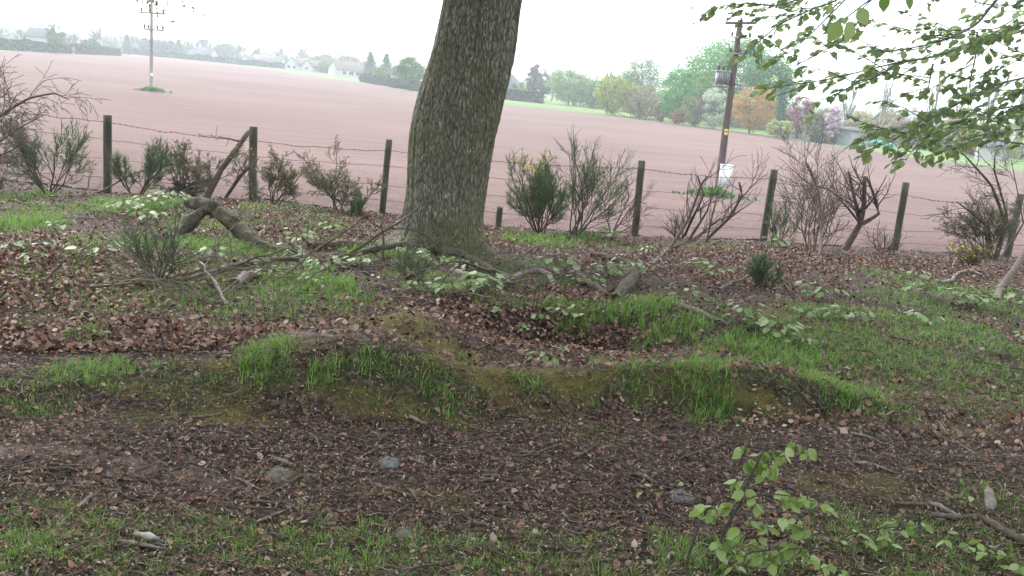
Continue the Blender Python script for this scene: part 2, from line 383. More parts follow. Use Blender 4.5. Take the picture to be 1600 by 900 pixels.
dirt = ramp(nt, [(.3, (.13, .10, .088)), (.7, (.27, .21, .18))], nz2.outputs[0])
c1 = mixc(nt, sp.outputs[2], c0, dirt.outputs[0])
moss = ramp(nt, [(.25, (.04, .04, .014)), (.5, (.12, .105, .026)), (.78, (.24, .19, .05))], nz2.outputs[0])
mm_ = N(nt, 'ShaderNodeMath', operation='MULTIPLY'); nt.links.new(sp.outputs[1], mm_.inputs[0]); mrp = ramp(nt, [(.35, (.25, .25, .25)), (.6, (1, 1, 1))], nz.outputs[0]); nt.links.new(mrp.outputs[0], mm_.inputs[1])
c2 = mixc(nt, mm_.outputs[0], c1, moss.outputs[0])
gr = ramp(nt, [(.3, (.018, .026, .010)), (.7, (.05, .075, .022))], nz2.outputs[0])
mu = N(nt, 'ShaderNodeMath', operation='MULTIPLY'); nt.links.new(sp.outputs[0], mu.inputs[0]); mu.inputs[1].default_value = .75
c3 = mixc(nt, mu.outputs[0], c2, gr.outputs[0])
nt.links.new(c3, b.inputs['Base Color']); b.inputs['Roughness'].default_value = .95; b.inputs['Specular IOR Level'].default_value = .2
bp = N(nt, 'ShaderNodeBump', Strength=.8, Distance=.012); nt.links.new(nz2.outputs[0], bp.inputs['Height']); nt.links.new(bp.outputs[0], b.inputs['Normal'])
floor_o = mk('woodland_floor', np.c_[X.ravel(), Y.ravel(), Z.ravel()], Q, m, smooth=True)
ca = floor_o.data.color_attributes.new('cover', 'FLOAT_COLOR', 'POINT')
ca.data.foreach_set('color', np.c_[cg, cm, cdi, cbl].astype(np.float32).ravel())
props(floor_o, 'brown leafy woodland bank in front of the fence', 'ground', kind='structure'); floor_o['category'] = 'ground'

# ================================================================== ploughed field
BND_PX = [(-400, 42), (0, 79), (100, 84), (188, 87), (196, 84), (300, 93), (350, 98), (400, 105), (450, 114), (510, 122), (565, 129), (655, 146), (780, 164), (860, 171), (1000, 187), (1100, 199), (1200, 213), (1400, 243), (1600, 269), (1800, 300)]
BND = np.array([ground(a, b) for a, b in BND_PX])
#print('bnd', np.c_[BND[:, :2].round(0)].tolist())
baz = np.arctan2(BND[:, 0], BND[:, 1]); bdist = np.hypot(BND[:, 0], BND[:, 1])
o_ = np.argsort(baz); baz, bdist = baz[o_], bdist[o_]
def bnd_r(az): return np.interp(az, baz, bdist, left=bdist[0], right=bdist[-1])
az = np.linspace(rad(-52), rad(50), 700)
tt = np.linspace(0, 1, 420)
rf = bnd_r(az)
# near edge: just past the fence line, y = fit0*x+fit1+.25
rn = (fit[1] + .30) / (np.cos(az) - fit[0] * np.sin(az))
rn = rn + .12 * (vnoise(az * 60, az * 0) - .5)
RR = rn[:, None] * (np.maximum(rf, rn + 5) / rn)[:, None] ** tt[None]
FX = np.sin(az)[:, None] * RR; FY = np.cos(az)[:, None] * RR
FZ = G(FX, FY) + .012 + .07 * (fbm(FX * 4, FY * 4, 3) - .5) * np.exp(-RR / 40)
i2 = np.arange(FX.size).reshape(FX.shape)
Q = np.stack([i2[:-1, :-1], i2[:-1, 1:], i2[1:, 1:], i2[1:, :-1]], -1).reshape(-1, 4)[:, ::-1]
m, nt, b = M('field_soil')
tc = N(nt, 'ShaderNodeTexCoord')
mp = N(nt, 'ShaderNodeMapping'); mp.inputs['Rotation'].default_value = (0, 0, rad(-14)); nt.links.new(tc.outputs['Object'], mp.inputs[0])
mp2 = N(nt, 'ShaderNodeMapping'); mp2.inputs['Scale'].default_value = (.025, .55, 1); nt.links.new(mp.outputs[0], mp2.inputs[0])
rows = N(nt, 'ShaderNodeTexNoise', Scale=1.4, Detail=6.0, Roughness=.7); nt.links.new(mp2.outputs[0], rows.inputs['Vector'])
big = N(nt, 'ShaderNodeTexNoise', Scale=.035, Detail=4.0); nt.links.new(mp.outputs[0], big.inputs['Vector'])
clod = N(nt, 'ShaderNodeTexNoise', Scale=9.0, Detail=8.0, Roughness=.8); nt.links.new(tc.outputs['Object'], clod.inputs['Vector'])
r1 = ramp(nt, [(.3, (.160, .112, .104)), (.7, (.218, .158, .149))], rows.outputs[0])
r2 = ramp(nt, [(.3, (.86, .86, .87)), (.7, (1.10, 1.07, 1.06))], big.outputs[0])
r3 = ramp(nt, [(.34, (.48, .46, .46)), (.5, (.95, .94, .94)), (.66, (1.25, 1.24, 1.24))], clod.outputs[0])
c = mixc(nt, 1.0, mixc(nt, 1.0, r1.outputs[0], r2.outputs[0], 'MULTIPLY'), r3.outputs[0], 'MULTIPLY')
# paired wheel tracks left by the tractor, every 24 m
sx = N(nt, 'ShaderNodeSeparateXYZ'); nt.links.new(mp.outputs[0], sx.inputs[0])
md = N(nt, 'ShaderNodeMath', operation='PINGPONG'); md.inputs[1].default_value = 9.0; nt.links.new(sx.outputs['Y'], md.inputs[0])
sb = N(nt, 'ShaderNodeMath', operation='SUBTRACT'); sb.inputs[1].default_value = .9; nt.links.new(md.outputs[0], sb.inputs[0])
ab = N(nt, 'ShaderNodeMath', operation='ABSOLUTE'); nt.links.new(sb.outputs[0], ab.inputs[0])
trk = ramp(nt, [(0, (1, 1, 1)), (.2, (1, 1, 1)), (.3, (0, 0, 0))], ab.outputs[0])
brk = ramp(nt, [(.38, (.25, .25, .25)), (.62, (.85, .85, .85))], rows.outputs[0])
c = mixc(nt, mixc(nt, 1.0, trk.outputs[0], brk.outputs[0], 'MULTIPLY'), c, (.135, .095, .095))
nt.links.new(c, b.inputs['Base Color']); b.inputs['Roughness'].default_value = 1; b.inputs['Specular IOR Level'].default_value = .1
bp = N(nt, 'ShaderNodeBump', Strength=1.0, Distance=.08); nt.links.new(clod.outputs[0], bp.inputs['Height']); nt.links.new(bp.outputs[0], b.inputs['Normal'])
f_o = mk('field', np.c_[FX.ravel(), FY.ravel(), FZ.ravel()], Q, m, smooth=True)
props(f_o, 'bare pink brown ploughed field beyond the wire fence', 'field', kind='structure')

# ================================================================== wider land (one sheet to the horizon)
rr = np.concatenate([[0.5], np.geomspace(3, 1230, 170)]); aa = np.linspace(-math.pi, math.pi, 361)
AA, RW = np.meshgrid(aa, rr)
TX, TY = np.sin(AA) * RW, np.cos(AA) * RW
TZ = np.where(TY > -20, G(TX, np.maximum(TY, RW * .6)), np.interp(RW, _by, _bz) * 0)
back = sst((np.abs(AA) - rad(60)) / rad(25)); TZ = np.where(RW > 30, TZ * (1 - back) + back * np.maximum(0, (RW - 700) * .02), TZ)
infield = (RW < bnd_r(AA)) & (np.abs(AA) < rad(52))
TZ = TZ - np.where(infield, .6, .06); TZ = np.where(RW < 26, TZ - .6, TZ)
i2 = np.arange(TX.size).reshape(TX.shape)
Q = np.stack([i2[:-1, :-1], i2[:-1, 1:], i2[1:, 1:], i2[1:, :-1]], -1).reshape(-1, 4)[:, ::-1]
m, nt, b = M('pasture')
tc = N(nt, 'ShaderNodeTexCoord'); nz = N(nt, 'ShaderNodeTexNoise', Scale=.03, Detail=7.0, Roughness=.6); nt.links.new(tc.outputs['Object'], nz.inputs['Vector'])
nz2 = N(nt, 'ShaderNodeTexNoise', Scale=1.2, Detail=6.0, Roughness=.7); nt.links.new(tc.outputs['Object'], nz2.inputs['Vector'])
a_ = ramp(nt, [(.3, (.07, .135, .04)), (.55, (.11, .18, .05)), (.75, (.20, .22, .06))], nz.outputs[0]); b_ = ramp(nt, [(.3, (.7, .7, .7)), (.7, (1.15, 1.15, 1.1))], nz2.outputs[0])
nt.links.new(mixc(nt, 1.0, a_.outputs[0], b_.outputs[0], 'MULTIPLY'), b.inputs['Base Color']); b.inputs['Roughness'].default_value = 1
t_o = mk('terrain', np.c_[TX.ravel(), TY.ravel(), TZ.ravel()], Q, m, smooth=True)
props(t_o, 'green grassland round the ploughed field rising to the horizon', 'terrain', kind='structure')

# ================================================================== haze
hv = MB().box((0, 0, 6.0), (2600, 2600, 24.0))
m = bpy.data.materials.new('haze_air'); m.use_nodes = True; nt = m.node_tree
nt.nodes.remove(nt.nodes['Principled BSDF'])
pv = nt.nodes.new('ShaderNodeVolumePrincipled'); pv.inputs['Color'].default_value = (.84, .93, 1, 1); pv.inputs['Density'].default_value = .0008; pv.inputs['Anisotropy'].default_value = .35
nt.links.new(pv.outputs[0], nt.nodes['Material Output'].inputs['Volume'])
hz = hv.build('haze', m); props(hz, 'pale blue haze over the far side of the field', 'haze', kind='stuff')

# ================================================================== grass, litter, twigs on the floor
def sample(n, y0, y1, power=1.0, rng=R, wide=1.62):
    n = int(n * 1.3)
    """points with roughly even density in the view"""
    u = rng.random(n); y = y0 * (y1 / y0) ** u
    x = (rng.random(n) * 2 - 1) * (y * .55 + .6) * wide
    return x, y
def floorz(x, y): return G(x, y) + .022 * (fbm(x * 7, y * 7, 2) - .5) * np.exp(-np.clip(y - 8, 0, None) / 5)

def grass_blades(n, y0, y1, keep, hmul=1.0, wmul=1.0, lean=.5, hmax=9):
    x, y = sample(n, y0, y1)
    ok = y < fence_y(x) + .35; x, y = x[ok], y[ok]
    g, gh, mo, di, bl = cover(x, y)
    p = keep(g, mo, di, bl); s = R.random(len(x)) < p
    # clump: pull blades towards tuft centres
    x, y, g, gh = x[s], y[s], g[s], gh[s]
    cl = .11; cx = (np.floor(x / cl) + .5 + (_perm[np.floor(x / cl).astype(int) & 255, np.floor(y / cl).astype(int) & 255] - .5) * .7) * cl
    cy = (np.floor(y / cl) + .5 + (_perm[np.floor(y / cl).astype(int) & 255, (np.floor(x / cl).astype(int) + 91) & 255] - .5) * .7) * cl
    k = R.random(len(x)) * .6; x = x * (1 - k) + cx * k; y = y * (1 - k) + cy * k
    z = floorz(x, y) - .006
    h = np.minimum(hmax, .66 * gh * hmul * R.uniform(.45, 1.25, len(x)) * (.55 + .6 * g)); wd = (.0013 + .00042 * np.clip(y - 3, 0, 12)) * wmul * R.uniform(.7, 1.3, len(x))
    a = R.random(len(x)) * 2 * np.pi; out = np.arctan2(y - cy, x - cx); a = np.where(R.random(len(x)) < .6, out + R.normal(0, .5, len(x)), a)
    le = R.uniform(.25, 2.0, len(x)) * lean
    D = np.c_[np.cos(a), np.sin(a), a * 0]; S = np.c_[-np.sin(a), np.cos(a), a * 0]; Uz = np.array([0, 0, 1.0])
    P0 = np.c_[x, y, z]; rows_ = []
    for f, wf in ((0, 1), (.5, .8), (1, .12)):
        C = P0 + Uz * (h * (f - .28 * le * f * f))[:, None] + D * (h * le * f ** 2)[:, None]
        rows_ += [C - S * (wd * wf)[:, None], C + S * (wd * wf)[:, None]]
    V = np.stack(rows_, 1).reshape(-1, 3); b0 = np.arange(len(x))[:, None, None] * 6
    q = (b0 + np.array([[0, 1, 3, 2], [2, 3, 5, 4]])[None]).reshape(-1, 4)
    return V, q
gm = leafmat('grass_blade', [(.075, .13, .03), (.11, .23, .04), (.16, .32, .055), (.21, .36, .075), (.28, .35, .13)], .3, .5)
mb = MB()
mb.add(*grass_blades(420000, 2.2, 16, lambda g, mo, di, bl: np.where(g > .12, g ** 1.35, .0)))
mb.add(*grass_blades(330000, 2.2, 16, lambda g, mo, di, bl: np.where(di < .3, .04, .0) + .05 * mo + .3 * np.clip(g * 1.5, 0, 1), .42, .9, 1.3))
props(mb.build('grass', gm), 'fresh green grass tufts over the bank and wood floor', 'grass', kind='stuff')
dm = leafmat('dry_blade', [(.20, .15, .07), (.27, .21, .11), (.16, .13, .05), (.34, .29, .19)], .2, .7)
mb = MB(); mb.add(*grass_blades(230000, 2.2, 16, lambda g, mo, di, bl: np.where(g > .05, .24, .02) + .22 * mo, .7, .9, 1.7))
props(mb.build('dry_grass', dm), 'dead straw coloured grass blades among the green tufts', 'dead grass', kind='stuff')
mm = leafmat('moss_frond', [(.16, .145, .015), (.28, .22, .028), (.42, .31, .055), (.19, .21, .03)], .2, .8)
mb = MB(); mb.add(*grass_blades(330000, 2.2, 14, lambda g, mo, di, bl: mo * .9, .32, .9, 1.4, .03))
props(mb.build('moss', mm), 'yellow green moss carpet along the rim of the hollow', 'moss', kind='stuff')

lm = leafmat('dead_leaf', [(.025, .013, .011), (.075, .034, .027), (.14, .064, .047), (.21, .105, .072), (.30, .18, .125), (.05, .026, .021), (.42, .32, .27)], .12, .6, spec=.4)
def litter(n, y0, y1, keep, s0, s1, tpl, tq, lift, tilt):
    x, y = sample(n, y0, y1); ok = y < fence_y(x) + .45; x, y = x[ok], y[ok]
    g, gh, mo, di, bl = cover(x, y); s = R.random(len(x)) < keep(g, mo, di, bl, y); x, y = x[s], y[s]
    z = floorz(x, y) + R.random(len(x)) * lift
    Nn = np.c_[R.normal(0, tilt, len(x)), R.normal(0, tilt, len(x)), np.ones(len(x))]; Nn /= np.linalg.norm(Nn, axis=1, keepdims=True)
    a = R.normal(size=(len(x), 3)); L = a - Nn * (a * Nn).sum(1, keepdims=True); L /= np.linalg.norm(L, axis=1, keepdims=True)
    mb_ = MB(); cards(mb_, np.c_[x, y, z], R.uniform(s0, s1, len(x)), R, tpl=tpl, tq=tq, frame=(L, np.cross(Nn, L), Nn), cup=R.uniform(-1, 4, len(x)), width=1.25 if tpl is OV else .62)
    return mb_.V[0], mb_.Q[0]
mb = MB()
mb.add(*litter(270000, 4.6, 16, lambda g, mo, di, bl, y: np.clip(bl * 1.0 + .12, 0, 1) * (1 - .75 * np.clip(g * 1.4, 0, 1)) * (1 - .9 * di) * (1 - .7 * mo), .018, .05, OV, OVQ, .035, .75))
mb.add(*litter(9000, 2.2, 4.6, lambda g, mo, di, bl, y: .42 * (1 - .6 * di), .018, .042, OV, OVQ, .010, .45))
props(mb.build('leaf_litter', lm), 'brown dead oak and beech leaves carpeting the wood floor', 'leaf litter', kind='stuff')
bm_ = leafmat('litter_bit', [(.018, .012, .011), (.065, .036, .032), (.13, .068, .05), (.22, .115, .062), (.32, .19, .10), (.05, .033, .031), (.16, .105, .09), (.24, .175, .16), (.40, .34, .31)], 0, .75)
mb = MB(); mb.add(*litter(190000, 2.2, 7.5, lambda g, mo, di, bl, y: np.clip(.75 - bl * .4, .2, 1) * (1 - .55 * g) * (1 - .6 * di) * (1 - .45 * mo), .006, .024, RH, RHQ, .022, .85))
props(mb.build('litter_crumbs', bm_), 'small brown bud scales and leaf crumbs over the path', 'leaf litter', kind='stuff')

bark_dark = noisemat('dead_wood', [(.03, .022, .018), (.08, .062, .05), (.15, .125, .105)], 30, 6, .6, .9, (1, 1, 1), .004)
bark_pale = noisemat('pale_dead_wood', [(.06, .048, .04), (.14, .115, .10), (.26, .225, .20)], 30, 6, .5, .85, (1, 1, 1), .004)
def twig_mesh(n, y0, y1, l0, l1, r0, r1, seedr):
    x, y = sample(n, y0, y1, rng=seedr); pl = []; n = len(x)
    g, gh, mo, di, bl = cover(x, y)
    for i in range(n):
        if seedr.random() < .6 * g[i]: continue
        L = seedr.uniform(l0, l1) * (seedr.random() * .7 + .3); a = seedr.normal(0, .9); k = 4
        t = np.linspace(-.5, .5, k); bend = seedr.normal(0, .12) * L
        px = x[i] + np.cos(a) * t * L - np.sin(a) * bend * (t * t * 4 - 1); py = y[i] + np.sin(a) * t * L + np.cos(a) * bend * (t * t * 4 - 1)
        r = seedr.uniform(r0, r1); pl.append((np.c_[px, py, floorz(px, py) + r + seedr.uniform(.002, .018)], [r, r * .95, r * .8, r * .45]))
    return pl
rt = np.random.default_rng(77)
props(MB().tubes(twig_mesh(15000, 2.25, 5.6, .02, .085, .0009, .0021, rt), 3, False).build('stalk_litter', leafmat('stalk', [(.025, .018, .016), (.08, .054, .046), (.18, .125, .10), (.04, .03, .028), (.32, .26, .22)], 0, .8)), 'short dark leaf stalks and bark shreds over the path', 'leaf litter', kind='stuff')
props(MB().tubes(twig_mesh(1500, 2.3, 5.2, .05, .26, .0018, .0045, rt), 5).build('twig_litter', bark_dark), 'thin dark twigs strewn over the path', 'twigs', kind='stuff')
props(MB().tubes(twig_mesh(420, 2.3, 6.5, .04, .18, .0018, .004, rt), 5).build('pale_twig_litter', bark_pale), 'thin bleached twigs strewn over the path', 'twigs', kind='stuff')
props(MB().tubes(twig_mesh(450, 5.5, 14, .1, .5, .003, .007, rt), 5).build('fine_twigs', bark_dark), 'thin broken twigs lying among the leaves near the fence', 'twigs', kind='stuff')
# ================================================================== oak tree with the leaning trunk
bark = bpy.data.materials.new('oak_bark'); bark.use_nodes = True; nt = bark.node_tree; b = nt.nodes['Principled BSDF']
tc = N(nt, 'ShaderNodeTexCoord')
mp = N(nt, 'ShaderNodeMapping'); mp.inputs['Scale'].default_value = (1, 1, .28); nt.links.new(tc.outputs['Object'], mp.inputs[0])
vo = N(nt, 'ShaderNodeTexVoronoi', Scale=34.0); vo.feature = 'DISTANCE_TO_EDGE'; nt.links.new(mp.outputs[0], vo.inputs['Vector'])
nz = N(nt, 'ShaderNodeTexNoise', Scale=30.0, Detail=6.0, Roughness=.7); nt.links.new(mp.outputs[0], nz.inputs['Vector'])
big = N(nt, 'ShaderNodeTexNoise', Scale=1.6, Detail=3.0); nt.links.new(tc.outputs['Object'], big.inputs['Vector'])
mp3 = N(nt, 'ShaderNodeMapping'); mp3.inputs['Scale'].default_value = (1, 1, .36); nt.links.new(tc.outputs['Object'], mp3.inputs[0])
lich = N(nt, 'ShaderNodeTexNoise', Scale=40.0, Detail=3.0, Roughness=.6); nt.links.new(mp3.outputs[0], lich.inputs['Vector'])
base = ramp(nt, [(.25, (.075, .07, .057)), (.5, (.21, .195, .16)), (.75, (.36, .34, .29))], nz.outputs[0])
crack = ramp(nt, [(0, (.38, .38, .37)), (.12, (.72, .72, .72)), (.3, (1, 1, 1))], vo.outputs[0])
c = mixc(nt, 1.0, base.outputs[0], crack.outputs[0], 'MULTIPLY')
# green algae on the weather side and near the foot
sx = N(nt, 'ShaderNodeSeparateXYZ'); nt.links.new(tc.outputs['Object'], sx.inputs[0])
mr = N(nt, 'ShaderNodeMapRange'); mr.inputs['From Min'].default_value = 3.4; mr.inputs['From Max'].default_value = 0; nt.links.new(sx.outputs['Z'], mr.inputs['Value'])
gm_ = N(nt, 'ShaderNodeMath', operation='MULTIPLY'); gr_ = ramp(nt, [(.38, (0, 0, 0)), (.62, (.85, .85, .85))], big.outputs[0])
nt.links.new(mr.outputs[0], gm_.inputs[0]); nt.links.new(gr_.outputs[0], gm_.inputs[1])
c = mixc(nt, gm_.outputs[0], c, mixc(nt, nz.outputs[0], (.05, .065, .016), (.16, .18, .05)))
lr = ramp(nt, [(.56, (0, 0, 0)), (.66, (.8, .8, .8))], lich.outputs[0])
big2 = N(nt, 'ShaderNodeTexNoise', Scale=2.4, Detail=2.0); mp4 = N(nt, 'ShaderNodeMapping'); mp4.inputs['Location'].default_value = (5, 2, 1); nt.links.new(tc.outputs['Object'], mp4.inputs[0]); nt.links.new(mp4.outputs[0], big2.inputs['Vector'])
lb = ramp(nt, [(.40, (0, 0, 0)), (.6, (1, 1, 1))], big2.outputs[0])
lm_ = N(nt, 'ShaderNodeMath', operation='MULTIPLY'); nt.links.new(lr.outputs[0], lm_.inputs[0]); nt.links.new(lb.outputs[0], lm_.inputs[1])
c = mixc(nt, lm_.outputs[0], c, (.42, .44, .40))
nt.links.new(c, b.inputs['Base Color']); b.inputs['Roughness'].default_value = .9; b.inputs['Specular IOR Level'].default_value = .25
hgt = N(nt, 'ShaderNodeMath', operation='ADD'); s_ = N(nt, 'ShaderNodeMath', operation='MULTIPLY'); s_.inputs[1].default_value = .35
nt.links.new(crack.outputs[0], hgt.inputs[0]); nt.links.new(nz.outputs[0], s_.inputs[0]); nt.links.new(s_.outputs[0], hgt.inputs[1])
bp = N(nt, 'ShaderNodeBump', Strength=.9, Distance=.03); nt.links.new(hgt.outputs[0], bp.inputs['Height']); nt.links.new(bp.outputs[0], b.inputs['Normal'])

TY0 = 10.6
TR = [(686, 415, 164), (687, 398, 149), (688, 375, 133), (692, 350, 121), (697, 300, 119), (701, 250, 122), (707, 200, 127), (719, 150, 128), (734, 100, 124), (746, 50, 118), (754, 0, 113), (764, -60, 110), (775, -140, 107), (785, -240, 102), (790, -340, 98)]
tp_ = np.array([at(a, bb, TY0) for a, bb, _ in TR]); trr = np.array([w_ / 2 / FPX * TY0 * 1.02 for *_, w_ in TR])
foot = onground(tp_[0, 0], TY0)
oak = thing('oak_tree', 'big leaning oak trunk with grey lichened bark in the middle of the photo', 'tree', foot)
zs = np.linspace(0, 1, 420); cum = np.r_[0, np.cumsum(np.linalg.norm(np.diff(tp_, axis=0), axis=1))]; cum /= cum[-1]
def smooth_interp(t, xp, fp):
    o = 0
    for k in (-.03, -.015, 0, .015, .03): o = o + np.interp(t + k, xp, fp) / 5
    return o
C_ = np.c_[smooth_interp(zs, cum, tp_[:, 0]), np.full(420, TY0), np.interp(zs, cum, tp_[:, 2])]; C_[:, 2] -= .12
r_ = smooth_interp(zs, cum, trr)
na = 260; A_ = np.linspace(0, 2 * np.pi, na, endpoint=False)
AA2, ZZ2 = np.meshgrid(A_, C_[:, 2])
hgt_above = (ZZ2 - foot[2])
flare = np.exp(-np.clip(hgt_above, 0, None) / .16)
rootl = .5 + .5 * np.cos(AA2 * 6 + .9 + .6 * np.sin(AA2 * 2))
wz = AA2 * 11 + 1.5 * (vnoise(ZZ2 * 2.2 + 3, AA2 * 0) - .5)
# ridged bark: warped vertical plates
u1 = np.cos(AA2) * 9 + 30; v1 = np.sin(AA2) * 9 + 30
ridge = 1 - np.abs(vnoise(u1 * 1.1 + ZZ2 * 1.3, v1 * 1.1 - ZZ2 * 1.0 + 8) * 2 - 1)
ridge2 = 1 - np.abs(vnoise(u1 * 2.7 + ZZ2 * 4.0, v1 * 2.7 + 41 - ZZ2 * 3.2) * 2 - 1)
lump = vnoise(u1 * .16 + ZZ2 * .9, v1 * .16 + 12 + ZZ2 * .7) - .5
RR2 = r_[:, None] * (1 + .05 * lump) + .026 * (ridge - .5) + .012 * (ridge2 - .5) + flare * (.06 + .10 * (np.cos(AA2) < 0) * np.abs(np.cos(AA2)) + .24 * rootl * np.exp(-np.clip(hgt_above, 0, None) / .3))
V = np.stack([C_[:, 0:1] + RR2 * np.cos(AA2), C_[:, 1:2] + RR2 * np.sin(AA2), ZZ2], -1)
ii = np.arange(V.shape[0] * na).reshape(-1, na); jj = np.roll(ii, -1, 1)
Q = np.stack([ii[:-1], jj[:-1], jj[1:], ii[1:]], -1).reshape(-1, 4)
mk('trunk', V, Q, bark, oak, smooth=True)
# crown high above the frame: limbs and leaf sprays
top = Vector(C_[-1]); rg = random.Random(4); out, tips = [], []
cfg = dict(seg=5, up=.03, wob=.14, nb=[3, 3, 4], ang=48, lr=.66, rr=.6, t0=.3, rmin=.008, taper=.6)
for k in range(7):
    a = k / 7 * 2 * math.pi + .4
    grow(top - Vector((0, 0, .3 * (k % 3))), (math.cos(a) * .9, math.sin(a) * .9, .65), rg.uniform(2.6, 3.6), .17, 3, cfg, out, tips, rg)
MB().tubes(polys(out), 6).build('limb', bark, oak, True)
def clear(P):
    """drop leaves that fall inside the camera view, so the shading crowns stay unseen"""
    P = np.array(P); d = P - EYE; f = d @ Fv; py = 450 - FPX * (d @ CU) / np.maximum(f, .1); px = 800 + FPX * (d @ CR) / np.maximum(f, .1)
    return P[~((f > .3) & (py > -70) & (px > -250) & (px < 1850))]
oakleaf = leafmat('oak_leaf', [(.07, .12, .03), (.10, .17, .035), (.14, .20, .05)], .4, .5)
P = []
for t, d in tips:
    for _ in range(34): P.append((t[0] + rg.gauss(0, .4), t[1] + rg.gauss(0, .4), t[2] + rg.gauss(0, .25)))
P = clear(P); mb = MB(); cards(mb, np.array(P), R.uniform(.15, .26, len(P)), R, .6); mb.build('crown', oakleaf, oak)
# drooping spray whose leaf tips hang into the top left of the view
out, tips = [], []; sp0 = C_[-1] + np.array([-.1, 0, -.5])
pl = [sp0, at(600, -190, 10.9), at(430, -120, 11.0), at(300, -70, 11.0), at(235, -40, 11.0)]
out.append((pl, [.06, .04, .025, .014, .006], 1)); LP = []
for (px, py) in [(215, 16), (222, 4), (228, 9), (236, 6), (244, 10), (240, 2), (250, 14), (256, 16), (262, 12), (247, 20), (230, 3), (290, 5), (296, 8), (303, 18), (305, 16), (313, 25), (318, 26), (268, 38), (258, 34), (247, 28), (219, 2), (275, -3), (285, -6)]:
    e = at(px, py, 11.0 + rg.uniform(-.15, .15)); s0 = at(px + rg.uniform(-6, 6), -45 - rg.random() * 20, 11.0)
    out.append(([s0, (s0 + e) / 2 + np.array([rg.gauss(0, .03), 0, 0]), e], [.005, .004, .0025], 0)); LP += [e + np.array([rg.gauss(0, .02), rg.gauss(0, .02), rg.gauss(0, .02)]) for _ in range(2)]
lb_ = MB().tubes(polys(out), 5).build('limb', bark, oak)
mb = MB(); cards(mb, np.array(LP), R.uniform(.03, .055, len(LP)), R, .1); mb.build('foliage', oakleaf, lb_)
# epicormic twigs sprouting at the foot of the trunk
out, tips = [], []
for k in range(34):
    px, py = rg.uniform(640, 755), rg.uniform(345, 405); p = at(px, py, TY0 - .5)
    grow(p, (rg.gauss(0, .6), -.5, rg.uniform(-.1, .6)), rg.uniform(.12, .34), .004, 1, dict(seg=3, up=.02, wob=.3, nb=2, ang=40, rmin=.0022), out, tips, rg)
MB().tubes(polys(out), 4).build('shoot', noisemat('shoot_bark', [(.10, .08, .06), (.22, .18, .14)], 20, 3, 0), oak)

# ================================================================== wire fence
post_m = noisemat('post_wood', [(.03, .03, .022), (.07, .068, .05), (.13, .125, .10)], 12, 7, .6, .9, (1, 1, .18), .01)
wire_m = flat('rusty_wire', (.09, .065, .055), .6, .4)
fence = thing('wire_fence', 'barbed wire fence on weathered wooden posts between wood and field', 'fence', onground(FB[3, 0], FB[3, 1]))
tops = []
for i, (bx, by, ty, tx, Yd) in enumerate(FENCE_PX):
    p0 = at(bx, by, Yd) - np.array([0, 0, .25]); p1 = at(tx, ty, Yd + (.05 if i != 3 else 0)); tops.append(p1)
    ax = (p1 - p0) / np.linalg.norm(p1 - p0); s1 = np.cross([0, 1.0, 0.1], ax); s1 /= np.linalg.norm(s1); s2 = np.cross(ax, s1)
    hw, hd = (.058, .055) if i not in (2, 3) else (.05, .05)
    ro = rg.uniform(-.4, .4); e1 = s1 * math.cos(ro) + s2 * math.sin(ro); e2 = -s1 * math.sin(ro) + s2 * math.cos(ro)
    rings = []
    for f in np.linspace(0, 1, 9):
        c = p0 + (p1 - p0) * f
        for q in range(12):
            a = q / 12 * 2 * math.pi; cs, sn = math.cos(a), math.sin(a); k = 1 / max(abs(cs), abs(sn)) ** .72
            jt = 1 + rg.gauss(0, .02)
            lift = ax * (.05 * (.5 + .5 * math.sin(q * 2.3)) if (i == 3 and f == 1) else 0.0)
            rings.append(c + e1 * hw * cs * k * jt + e2 * hd * sn * k * jt + lift)
    V = np.array(rings); Q = [[r_i * 12 + q, r_i * 12 + (q + 1) % 12, (r_i + 1) * 12 + (q + 1) % 12, (r_i + 1) * 12 + q] for r_i in range(8) for q in range(12)]
    tcn = len(V); V = np.vstack([V, p1 + ax * .004]); T = [[96 + q, 96 + (q + 1) % 12, tcn] for q in range(12)]
    o = MB().add(V, Q, T).build('fence_post', post_m, fence)
    if i == 3: o['label'] = 'short broken fence post beside the oak trunk'
def strand(fracs, name, r, barbs, sag, lab):
    pts = []
    A = []
    for i, (bx, by, ty, tx, Yd) in enumerate(FENCE_PX):
        if i == 3: continue
        p0 = at(bx, by, Yd); p1 = tops[i]; A.append(p0 + (p1 - p0) * fracs[i] + np.array([0, -.065, 0]))
    A = [A[0] + (A[0] - A[1]) * 1.3 + np.array([0, 0, .05])] + A + [A[-1] + (A[-1] - A[-2]) * 1.2]
    for a, c in zip(A[:-1], A[1:]):
        sg = sag * rg.uniform(.5, 1.5)
        for t in np.linspace(0, 1, 14)[:-1]:
            q = a + (c - a) * t; q = q + np.array([0, rg.gauss(0, .006), -sg * 4 * t * (1 - t) + rg.gauss(0, .006)]); pts.append(q)
    pts.append(A[-1]); mb = MB(); mb.tubes([(pts, [r] * len(pts))], 5)
    if barbs:
        bl = []
        for i in range(len(pts) - 1):
            for f in (.25, .75):
                q = pts[i] + (pts[i + 1] - pts[i]) * f
                for _ in range(2):
                    d = np.array([rg.gauss(0, .3), rg.gauss(0, 1), rg.gauss(0, 1)]); d /= np.linalg.norm(d); bl.append(([q - d * .022, q + d * .022], [r * .8, r * .4]))
        mb.tubes(bl, 3)
    o = mb.build(name, wire_m, fence); o['label'] = lab
strand([.92, .82, .86, 0, .9, .88, .82, .86], 'barbed_wire', .0042, True, .05, 'top barbed wire strand with sagging spans')
strand([.70, .62, .66, 0, .62, .66, .55, .6], 'wire', .0035, False, .02, 'plain wire strand below the barbed one')
strand([.46, .42, .40, 0, .42, .40, .30, .4], 'wire', .0035, False, .03, 'plain wire strand at knee height')
